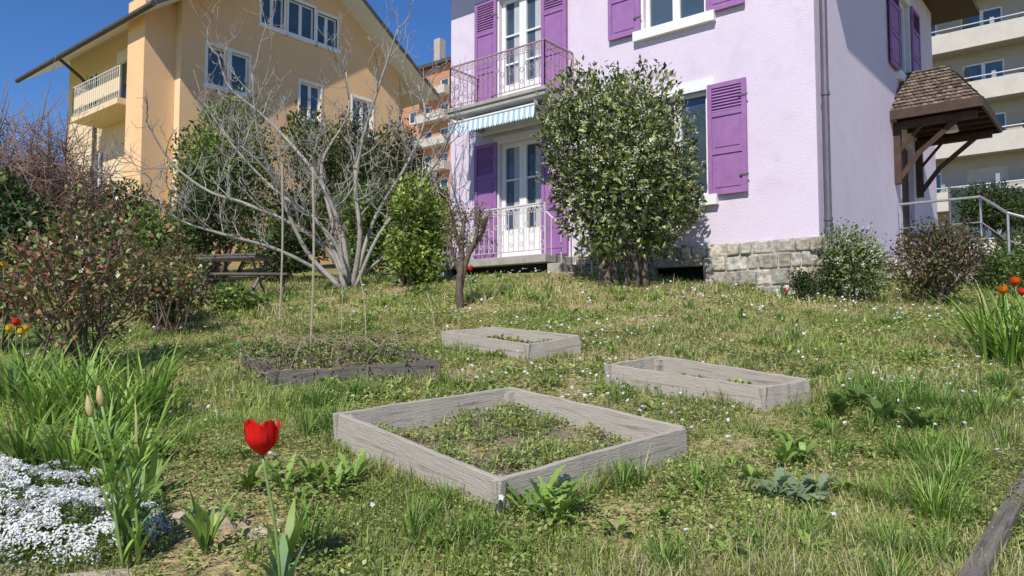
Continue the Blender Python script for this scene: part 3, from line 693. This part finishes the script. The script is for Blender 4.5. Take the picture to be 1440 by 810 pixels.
sh('evergreen_shrub',395,16.5,290,395,150,4800,.09,DK,seed=13)
sh('evergreen_shrub',500,17,250,390,130,5200,.10,MG,seed=14)
sh('evergreen_tree',545,24,150,380,120,6500,.13,DK,seed=15,lobes=12)
sh('evergreen_tree',490,26,140,350,110,5500,.14,DK+OL,seed=16,lobes=12)
sh('evergreen_shrub',610,17,235,385,90,4200,.09,YG+DK,seed=17)
sh('evergreen_shrub',170,19,255,390,190,5200,.11,OL+DK,seed=18)
sh('evergreen_shrub',60,16,280,400,170,5200,.10,DK+OL,seed=19)
sh('evergreen_shrub',-70,13,200,430,190,6000,.10,DK+OL,seed=29)
sh('clipped_hedge',1420,20,252,330,170,7000,.09,DK,seed=20)
sh('clipped_hedge',1520,19,262,350,170,5000,.09,DK,seed=27)
sh('green_shrub',1425,13.2,315,400,110,4500,.06,MG,seed=21)
sh('green_shrub',1395,12.0,350,425,70,2600,.06,MG+DK,seed=22)
sh('green_shrub',1490,10.5,330,440,150,4500,.06,MG,seed=23)
sh('low_perennial_clump',590,11.2,400,442,80,1800,.07,MG,seed=24,stems=0)
sh('low_perennial_clump',330,11.0,400,440,120,2600,.07,MG+YG,seed=25,stems=0)
sh('evergreen_shrub',235,10.0,330,455,120,4200,.06,RD+MG,seed=26)
def twiggy(name,base,n,spread,h,leafn,ls,palt,seed,mt='bark2',r0=.012,up=.8,tips=3,flower=None):
    rg=np.random.default_rng(seed); e=empty(name,base); mb=MB(); pts=[]
    base=np.array(base,float)
    for i in range(n):
        a=rg.uniform(0,6.28); s=spread*math.sqrt(rg.random()); hh=h*rg.uniform(.5,1)*(1-.25*s/spread)
        p0=base+np.array([rg.normal()*.12*spread,rg.normal()*.12*spread,-.03]); p3=base+np.array([math.cos(a)*s,math.sin(a)*s*.8,hh])
        p1=p0+(p3-p0)*.35+np.array([0,0,hh*.15*up])+rg.normal(size=3)*.04*h; p2=p0+(p3-p0)*.7+np.array([0,0,hh*.13*up])+rg.normal(size=3)*.05*h
        c=crom([p0,p1,p2,p3],5); mb.tube(c,np.linspace(r0,r0*.3,len(c)),M[mt],5)
        for j in range(tips):
            k=rg.integers(5,len(c)); d=nrm(rg.normal(size=3)+np.array([0,0,1.2*up])); L=h*rg.uniform(.12,.3)
            q=[c[k],c[k]+d*L*.5+rg.normal(size=3)*.02,c[k]+d*L+np.array([0,0,.1*L])]; mb.tube(q,[r0*.45,r0*.35,r0*.2],M[mt],4)
            for u in np.linspace(0,1,6): pts.append(q[0]*(1-u)+q[2]*u)
        pts+=list(c[5:])
    mb.obj('stems',e,smooth=True)
    if leafn:
        pts=np.array(pts); k=rg.integers(0,len(pts),leafn); P=pts[k]+rg.normal(size=(leafn,3))*.035*h
        s=ls*rg.uniform(.6,1.3,leafn); V,F,C=leaves(P,nrm(rg.normal(size=(leafn,3))+[0,0,-.1]),nrm(rg.normal(size=(leafn,3))+[0,0,1.]),s,s*.6,pal(leafn,palt,.3)); qmesh('foliage',V,F,C,M['gloss'],e)
    return e
RB=[((.32,.14,.08),3),((.16,.20,.06),3.2),((.27,.31,.09),2.2),((.20,.09,.06),1.5)]
g=gnd(110,528); twiggy('rose_bush',G(g[0],g[1]),32,.92,1.66,3300,.055,RB,1,tips=4)
g=gnd(235,470); twiggy('rose_bush',G(g[0],g[1]),24,.75,1.2,2300,.055,RB+[((.18,.26,.07),3)],2)
g=gnd(20,500); twiggy('rose_bush',G(g[0]-.3,g[1]),22,.7,1.4,2000,.055,RB,3)
b=at(45,290,16.); twiggy('bare_shrub',G(b[0],16.),150,1.6,4.1,0,0,DK,4,mt='twig',r0=.018,up=.5,tips=11)
b=at(-60,290,15.); twiggy('bare_shrub',G(b[0],15.),90,1.5,4.0,0,0,DK,5,mt='twig',r0=.016,up=.5,tips=9)
b=at(115,290,18.); twiggy('bare_shrub',G(b[0],18.),60,1.0,3.3,900,.07,YG+RD,6,mt='twig',r0=.014,up=.5,tips=8)
# ---------------------------------------------------------------- fig tree
fb=np.array([*at(490,408,13.2)[:2],0]); fb[2]=float(gz(fb[0],fb[1])); K=13.2/1080
FT=empty('fig_tree',fb); mb=MB(); rg=np.random.default_rng(5)
limbs=[([(-4,0),(-25,50),(-75,90),(-140,118),(-200,140),(-250,180),(-277,232)],-.3,.052),
([(0,0),(-12,80),(-40,150),(-88,210),(-138,260),(-185,300),(-205,350)],.5,.052),
([(5,0),(18,75),(10,150),(20,225),(48,305),(70,365)],-.2,.052),
([(10,0),(45,75),(90,135),(128,178),(150,215)],-.5,.038),
([(-8,0),(-58,55),(-92,135),(-112,205),(-118,285)],-.8,.047),
([(6,0),(30,100),(78,185),(102,255),(88,315)],.7,.042),
([(-12,10),(-90,52),(-160,72),(-220,92),(-258,125)],-.9,.038),
([(0,10),(-30,110),(-50,190),(-20,270),(-25,340)],1.0,.042),
([(-4,20),(-45,95),(-120,150),(-180,210),(-225,270)],.9,.038),
([(0,15),(-20,70),(-70,120),(-110,170),(-150,200)],-1.1,.034),
([(4,10),(60,60),(120,100),(150,150)],.6,.030)]
def offs(L,dy,ph):
    n=len(L); return [fb+np.array([a*K,dy*(i/(n-1))+.12*math.sin(i*1.7+ph),z*K]) for i,(a,z) in enumerate(L)]
def sub(p,d,L,r,dep):
    d=nrm(d); n=4; pts=[p]; q=p.copy(); dd=d.copy()
    for i in range(n):
        dd=nrm(dd+rg.normal(size=3)*.20+np.array([0,0,.26])); q=q+dd*L/n; pts.append(q)
    c=crom(pts,3); mb.tube(c,np.linspace(r,r*.55,len(c)),M['bark'],5)
    if dep>0:
        for _ in range(rg.integers(2,5)):
            k=rg.integers(3,len(c)); s=nrm(rg.normal(size=3)+np.array([0,0,.15])); sub(c[k],dd*.5+s,L*rg.uniform(.4,.7),max(.0045,r*.6),dep-1)
for i,(L,dy,r) in enumerate(limbs):
    c=crom(offs(L,dy,i*1.3),6); mb.tube(c,np.linspace(r,.012,len(c)),M['bark'],8)
    T=np.gradient(c,axis=0)
    for k in np.linspace(7,len(c)-1,14).astype(int):
        s=nrm(rg.normal(size=3)*np.array([1,1,.4])); sub(c[k],nrm(T[k])*.5+s+np.array([0,0,.3]),rg.uniform(.45,1.05),max(.010,r*.34*(1-k/len(c)*.5)),2)
mb.obj('trunk_and_branches',FT,smooth=True)
# pollarded small tree
g=gnd(648,432); PT=empty('pollarded_tree',G(g[0],g[1])); mb=MB(); b=G(g[0],g[1],-.05); k_=g[1]/1080; pp=[]
for L in ([(0,0),(-2,40),(2,80),(-8,110),(-12,140)],[(0,30),(8,70),(20,100),(28,140)],[(2,60),(2,100),(6,135)],[(0,50),(-14,90),(-16,120)],[(10,80),(30,110),(34,128)]):
    c=crom([b+np.array([a*k_,rg.normal()*.05,z*k_]) for a,z in L],4); mb.tube(c,np.linspace(.05 if L[0]==(0,0) else .033,.022,len(c))*rg.uniform(.85,1.25,len(c)),M['bark2'],8)
    for _ in range(12):
        d=nrm(rg.normal(size=3)+np.array([0,0,1.2])); p=c[-rg.integers(1,8)]; q=p+d*rg.uniform(.06,.2); mb.tube([p,q],[.012,.004],M['bark2'],5); pp+= [p*.4+q*.6,q]
mb.obj('trunk',PT,smooth=True); pp=np.array(pp); n=900; P=pp[R.integers(0,len(pp),n)]+R.normal(size=(n,3))*.045
V,F,C=leaves(P,rdir(n),rdir(n),R.uniform(.02,.05,n),.022,pal(n,RB+[((.2,.25,.07),2)],.2)); qmesh('foliage',V,F,C,M['leaf'],PT)
# stakes
for (x0,y0,x1,y1) in ((393,455,397,230),(437,486,440,235),(480,470,478,330),(515,478,505,380),(612,470,600,410)):
    g=gnd(x0,y0); t=at(x1,y1,g[1]+.05); S=empty('bamboo_stake',g); mb=MB(); mb.tube(crom([g-np.array([0,0,.1]),(g+t)/2+np.array([.02,0,0]),t]),.012 if y1<240 else .006,M['cane'],6)
    for u in np.linspace(.1,.9,6): p=g*(1-u)+t*u+np.array([.08*u*(1-u),0,0]); mb.tube([p,p+np.array([0,0,.015])],.015 if y1<240 else .008,M['cane'],6)
    mb.obj('cane',S)
# dry twigs and green weeds in the old bed
c=np.mean(P4,0)
e=empty('dry_vine_stems',c); mb=MB(); A=np.array(P4)
for i in range(300):
    u,v=rg.random(2); p=(A[0]*(1-u)+A[1]*u)*(1-v)+(A[3]*(1-u)+A[2]*u)*v; p=p+np.array([-.15,rg.uniform(-.1,.6),.1]); p[2]=max(p[2],float(gz(p[0],p[1]))+.03)
    d=nrm(rg.normal(size=3)*np.array([1,1,.5])+np.array([0,0,.6])); L=rg.uniform(.12,.5)
    mb.tube(crom([p,p+d*L*.5+rg.normal(size=3)*.05,p+d*L+np.array([0,0,-.06])],3),.0032,M['cane'] if i%3==0 else M['twig'],4)
mb.obj('stems',e)
n=3600; u=R.random((n,1));v=R.random((n,1)); p=(A[0]*(1-u)+A[1]*u)*(1-v)+(A[3]*(1-u)+A[2]*u)*v+np.c_[R.uniform(-.3,.1,n),R.uniform(-.15,.6,n),R.uniform(.03,.26,n)]
V,F,C=leaves(p,rdir(n),rdir(n)+[0,0,.6],R.uniform(.02,.05,n),.02,pal(n,MG+OL+YG,.25)); qmesh('foliage',V,F,C,M['leaf'],e)
# ---------------------------------------------------------------- garden table
tb=G(-4.75,13.0); TB=empty('garden_table',tb); mb=MB(); fr=lambda a,b_,c_: tb+np.array([a*.97+b_*.2,-a*.2+b_*.97,c_])
for k in range(5): mb.box(fr,-.62,.62,-.32+.13*k,-.32+.13*k+.12,.70,.73,M['wood_old'])
for sx_ in (-.5,.5):
    mb.tube([fr(sx_,-.28,0),fr(sx_,.28,.70)],.022,M['pipe'],5); mb.tube([fr(sx_,.28,0),fr(sx_,-.28,.70)],.022,M['pipe'],5)
mb.tube([fr(-.5,0,.35),fr(.5,0,.35)],.018,M['pipe'],5); mb.box(fr,-.6,.6,-.31,.31,.66,.698,M['pipe'])
mb.obj('table',TB)
bb=G(-4.2,12.4); TB=empty('garden_bench',bb); mb=MB(); fr=lambda a,b_,c_: bb+np.array([a,b_,c_])
for k in range(3): mb.box(fr,-.6,.6,-.16+.11*k,-.16+.11*k+.1,.42,.45,M['wood_old'])
for a in (-.5,.5): mb.tube([fr(a,-.15,0),fr(a,.12,.42)],.018,M['pipe'],5); mb.tube([fr(a,.15,0),fr(a,-.12,.42)],.018,M['pipe'],5)
mb.obj('bench',TB)
# ---------------------------------------------------------------- strap leaved clumps
def strap(name,cs,n,L,wd,palt,K=8,spread=.12,b=(.4,1.9)):
    p0=G(*cs[0]); e=empty(name,p0); parts=[]
    for (x0,y0) in cs:
        a=R.uniform(0,6.28,n); r=np.abs(R.normal(0,spread,n)); x=x0+r*np.cos(a); y=y0+r*np.sin(a)
        parts.append(blades(np.stack([x,y,gz(x,y)-.01],1),a+R.normal(0,.5,n),L*R.uniform(.5,1.15,n),wd*R.uniform(.6,1.2,n),R.uniform(.02,.45,n),R.uniform(*b,n),pal(n,palt,.22),K))
    V,F,C=cat(parts); qmesh('leaves',V,F,C,M['leaf'],e,smooth=False); return e
LG=[((.23,.39,.06),3),((.33,.48,.095),3),((.13,.23,.04),2),((.47,.45,.19),.4)]
def gp(*ps): return [tuple(gnd(*p)[:2]) for p in ps]
strap('daylily_clump',gp((60,600),(20,570),(110,590)),110,.55,.022,LG)
strap('daylily_clump',gp((160,610),(200,590)),110,.52,.022,LG)
strap('daylily_clump',gp((110,670),(30,660)),100,.42,.022,LG)
strap('daylily_clump',gp((210,560),(120,555),(30,545)),90,.5,.02,LG)
strap('daylily_clump',gp((190,660),(150,640)),80,.38,.02,LG)
strap('daylily_clump',gp((1425,515),(1470,505),(1400,500)),120,.74,.026,LG)
strap('daylily_clump',gp((1500,520),(1450,485)),90,.7,.024,LG)
TG=[((.14,.25,.045),3),((.23,.36,.07),2)]
strap('grass_tussock',gp((1315,730),(1335,690)),150,.28,.006,LG,6,.06)
strap('grass_tussock',gp((1300,650),(1360,660)),130,.24,.006,LG,6,.07)
strap('grass_tussock',gp((1200,570),(1270,575),(1330,580),(1390,590)),140,.26,.007,TG,6,.14)
strap('grass_tussock',gp((440,575),(500,560),(470,600)),110,.24,.008,TG,6,.10)
def dock(name,ps,n,L,wd,palt,bd=(.5,1.5),t0=(.3,.9),prof='leaf',K=8,dz=0):
    p0=G(*ps[0]); e=empty(name,p0); parts=[]
    for x0,y0 in ps:
        a=R.uniform(0,6.28,n); P=np.tile(G(x0,y0,dz),(n,1))+np.stack([np.cos(a),np.sin(a),0*a],1)*.012
        parts.append(blades(P,a,L*R.uniform(.5,1.1,n),wd*R.uniform(.7,1.15,n),R.uniform(*t0,n),R.uniform(*bd,n),pal(n,palt,.2),K,prof,fold=.35))
    V,F,C=cat(parts); qmesh('leaves',V,F,C,M['leaf'],e)
DG=[((.18,.30,.055),3),((.26,.39,.08),4),((.36,.45,.12),1)]
dock('dandelion_plant',gp((775,740),(765,715),(745,730),(790,728)),18,.22,.042,DG,t0=(.05,.7),prof='tooth',K=12)
dock('dandelion_plant',gp((400,690),(350,690),(440,680),(495,680),(470,695)),20,.19,.036,DG,t0=(.1,.8),prof='tooth',K=12)
dock('dandelion_plant',gp((1130,655),(1100,660),(1115,645)),14,.15,.04,DG,t0=(.1,.8),dz=.02)
dock('poppy_rosette',gp((1120,712),(1150,702),(1090,705)),12,.16,.055,[((.20,.27,.14),3),((.28,.35,.21),2)],t0=(.3,1.0),dz=.02,prof='tooth',K=10)
dock('dock_plant',gp((1240,600),(1180,590),(1290,610),(1210,575)),13,.20,.055,[((.14,.23,.055),3),((.22,.32,.085),2)],dz=.03)
dock('dock_plant',gp((210,700),(190,740),(400,800),(290,780)),14,.26,.035,DG,t0=(.05,.5),bd=(.2,.9))
rs=[]
for i in range(190):
    y=R.uniform(2.9,9.5); x=R.uniform(-.7,.7)*y
    if not any(inquad(np.array([x]),np.array([y]),Q,.1)[0] for Q in beds): rs.append((x,y))
dock('broadleaf_weeds',rs,12,.11,.028,DG+[((.36,.38,.14),1)],t0=(.4,1.1),dz=.015)
def lathe(mb,c,ax,prof,mt,k=10):
    c=np.array(c,float); ax=nrm(ax); mb.tube([c+ax*z for z,r in prof],[r for z,r in prof],mt,k)
bud=mat('bud_scale',(.36,.28,.10),(.48,.40,.17),.6,30); stem=mat('green_stem',(.15,.25,.06),(.20,.31,.08),.5,20)
for (px,py,hx,hy,dp) in ((175,770,128,585,2.95),(185,772,143,570,3.0),(196,775,176,645,3.0)):
    b=at(px,py,dp); b[2]=float(gz(b[0],b[1])); t=at(hx,hy,dp); e=empty('lily_bud_stalk',b); mb=MB()
    mb.tube(crom([b,b*.5+t*.5+np.array([.015,0,0]),t]),.006,stem,6); s=1 if hx<170 else .7
    lathe(mb,t,(t-b)+[0,0,.1],[(-.01*s,.003),(.008*s,.012*s),(.03*s,.016*s),(.055*s,.011*s),(.08*s,.003)],bud if s==1 else stem)
    mb.obj('stalk',e,smooth=True)
    n=16; u=np.linspace(.03,.75,n)[:,None]; P=b*(1-u)+t*u
    V,F,C=blades(P,R.uniform(0,6.28,n),R.uniform(.14,.24,n),.020,R.uniform(.3,.7,n),R.uniform(.1,.9,n),pal(n,LG,.15),6); qmesh('leaves',V,F,C,M['leaf'],e)
def tulip(name,base,top,col,s,nleaf=4,tilt=(0,0,1),Ll=.28):
    base=np.array(base);top=np.array(top); e=empty(name,base); mb=MB(); mb.tube(crom([base,base*.5+top*.5+np.array([.012,0,0]),top]),.0045*s/.1,stem,8); mb.obj('stem',e,smooth=True)
    ax=Vector(tilt).normalized(); q=Vector((0,0,1)).rotation_difference(ax); V=[];F=[];C=[]
    nu,nv=12,11
    for kx in range(6):
        outer=kx%2; a0=kx*math.pi/3-.62; st=len(V); hk=(1.0,.97,.93,1.03,.98,.95)[kx]
        for i in range(nu):
            u=i/(nu-1); rr=s*(.05+.43*math.sin(math.pi*min(.5,.02+u*.9)))*(1.0 if outer else .90)*(1+.16*u**3*outer)
            wa=(.70*math.sin(math.pi*(.12+.60*u))**.6+.03)*(1-.22*max(0,u-.85)/.15)
            for j in range(nv):
                v=(j/(nv-1))*2-1; an=a0+v*wa; r2=rr*(1-.06*v*v*(1 if outer else -1)+.035*math.sin(7*v+kx)*u*u)
                z=s*hk*(u*(1-.16*abs(v)**2.5*u))+.025*s*math.sin(11*v+2.3*kx)*u*u
                p=q@Vector((r2*math.cos(an),r2*math.sin(an),z)); V.append(top+np.array(p)); k=random.uniform(.96,1.03)*(.72+.33*u)*(1-.15*(abs(v)<.12))*(1.0 if outer else .82); C.append(np.array(col)*k)
        for i in range(nu-1):
            for j in range(nv-1): F.append((st+i*nv+j,st+i*nv+j+1,st+(i+1)*nv+j+1,st+(i+1)*nv+j))
    qmesh('flower',V,F,np.array(C),M['petal'],e,smooth=True)
    n=nleaf; V,F,C=blades(np.tile(base,(n,1)),R.uniform(0,6.28,n),Ll*R.uniform(.7,1.1,n),.045,R.uniform(.1,.35,n),R.uniform(.2,.9,n),pal(n,[((.15,.25,.11),1),((.2,.32,.13),1)],.1),8,'leaf',.4); qmesh('leaves',V,F,C,M['leaf'],e)
dp=2.65; b=at(398,790,dp); b[2]=float(gz(b[0],b[1])); tulip('red_tulip',b,at(369,640,dp),(.82,.014,.010),.118,6,(-.08,.02,1),.24)
for (px,py,Yd,cl,hh) in ((22,458,6.0,(.80,.06,.01),.06),(12,468,6.0,(.85,.55,.02),.06),(30,472,6.1,(.85,.6,.03),.06),(5,376,6.5,(.85,.5,.02),.05),(38,466,6.0,(.85,.5,.02),.05),(1412,414,6.6,(.85,.22,.01),.08),(1428,402,6.7,(.85,.10,.01),.08),(1437,416,6.5,(.8,.05,.02),.07),(662,382,11.2,(.8,.02,.01),.08),(1102,412,10.2,(.75,.02,.01),.07)):
    t=at(px,py,Yd); tulip('tulip',G(t[0],t[1]),t,cl,hh,3,(random.uniform(-.2,.2),0,1),.3)
# candytuft mats
def candy(cc,RX,RY,n,hgt):
    e=empty('candytuft',cc); parts=[]
    a=R.uniform(0,6.28,n); r=np.sqrt(R.random(n)); x=cc[0]+r*np.cos(a)*RX; y=cc[1]+r*np.sin(a)*RY
    kq=vn(x,y,.13,62)>.2; x,y,a,r=x[kq],y[kq],a[kq],r[kq]; n=len(x)
    hm=.03+hgt*np.sqrt(np.clip(1-r**2,0,1))*(.5+1.*vn(x,y,.15,61)); Cn=np.stack([x,y,gz(x,y)+hm],1)
    nn=nrm(np.stack([r*np.cos(a)*.5+R.normal(0,.25,n),r*np.sin(a)*.5+R.normal(0,.25,n)-.15,np.ones(n)*.8],1))
    for i in range(n):
        m_=20; aa=R.uniform(0,6.28,m_); R0=R.uniform(.014,.026); rr=R0*np.sqrt(R.random(m_)); t1=nrm(np.cross(nn[i],[.3,.9,.1])); t2=np.cross(nn[i],t1)
        o_=t1*(np.cos(aa)*rr)[:,None]+t2*(np.sin(aa)*rr)[:,None]; P=Cn[i]+o_+nn[i]*(.014*(1-(rr/R0)**2))[:,None]
        parts.append(leaves(P,nrm(o_+R.normal(size=(m_,3))*.005+1e-5),np.tile(nn[i],(m_,1)),.012,.010,pal(m_,[((.84,.84,.84),5),((.66,.70,.55),.8)],.06)))
    V,F,C=cat(parts); qmesh('blossom',V,F,C,M['petal'],e)
    n=int(n*22); a=R.uniform(0,6.28,n); r=np.sqrt(R.random(n)); x=cc[0]+r*np.cos(a)*(RX+.05); y=cc[1]-.01+r*np.sin(a)*(RY+.05); z=gz(x,y)+.02+(hgt*.95*np.sqrt(np.clip(1-r**2,0,1)))*(.5+vn(x,y,.15,61))*R.random(n)**.5
    V,F,C=leaves(np.stack([x,y,z],1),rdir(n)+[0,0,.5],rdir(n),R.uniform(.012,.028,n),.006,pal(n,MG,.3)); qmesh('foliage',V,F,C,M['leaf'],e)
candy(gnd(85,772),.42,.26,420,.13)
candy(gnd(10,735),.46,.40,480,.20)
candy(gnd(150,735),.22,.2,150,.10)
for (px,py,rx,ry) in ((8,806,.20,.10),(130,818,.16,.09),(255,730,.10,.06),(320,738,.11,.06),(365,752,.07,.04),(60,832,.25,.12),(200,835,.2,.12),(300,722,.07,.04)):
    g=gnd(px,min(py,835)); e=empty('path_stone',g); mb=MB(); k=13; rr=[random.uniform(.75,1.15) for _ in range(k)]
    top=[(g[0]+rx*rr[i]*math.cos(i*6.283/k),g[1]+ry*rr[i]*math.sin(i*6.283/k),g[2]+.02+random.uniform(-.006,.006)) for i in range(k)]; bot=[(p[0],p[1],p[2]-.08) for p in top]
    cen=(g[0],g[1],g[2]+.034)
    for i in range(k): mb.poly([cen,top[i],top[(i+1)%k]],M['stone']); mb.poly([bot[i],bot[(i+1)%k],top[(i+1)%k],top[i]],M['stone'])
    mb.obj('slab',e)
# timber edging lower right
A=gnd(1456,690); B=gnd(1402,808); T=nrm(A-B); A2=A+T*1.2; B2=B-T*1.2
for p in (A2,B2): p[2]=float(gz(p[0],p[1]))
e=empty('timber_edging',A); plank(e,B2,A2,.06,.07,M['wood_old'],'beam')
# stair handrail by the porch
e=empty('stair_handrail',HS(4.6,1.3,1.5)); mb=MB()
P=[HS(4.55,.05,2.42),HS(4.55,1.35,2.42),np.array([8.0,12.3,1.95]),np.array([9.4,11.3,1.25])]
mb.tube(P[:2],.025,M['metal'],8); mb.tube(P[1:],.025,M['metal'],8); mb.tube([p-np.array([0,0,.45]) for p in P[:2]],.012,M['metal'],6); mb.tube([p-np.array([0,0,.45]) for p in P[1:]],.012,M['metal'],6)
for p in P: mb.tube([p,p-np.array([0,0,1.0])],.02,M['metal'],6)
mb.obj('rail',e)
e=empty('picket_fence',(9,13,1)); mb=MB()
for i in range(26):
    x=7.6+i*.12; y=11.9-i*.02; z=float(gz(x,y)); mb.tube([(x,y,z),(x,y,z+.5)],.018,M['bark2'],5)
mb.obj('pickets',e)
e=empty('wire_fence',(17,24,2)); mb=MB(); net=mat('green_netting',(.03,.06,.05),(.06,.10,.09),.9,8)
for i in range(9):
    p=at(1335+i*25,262,24-i*.5); mb.tube([p,p-np.array([0,0,1.6])],.04,M['pipe'],6); 
    if i<8:
        q=at(1335+(i+1)*25,262,24-(i+1)*.5); mb.poly([p-np.array([0,0,.05]),q-np.array([0,0,.05]),q-np.array([0,0,1.2]),p-np.array([0,0,1.2])],net)
mb.obj('net',e)
print('done')
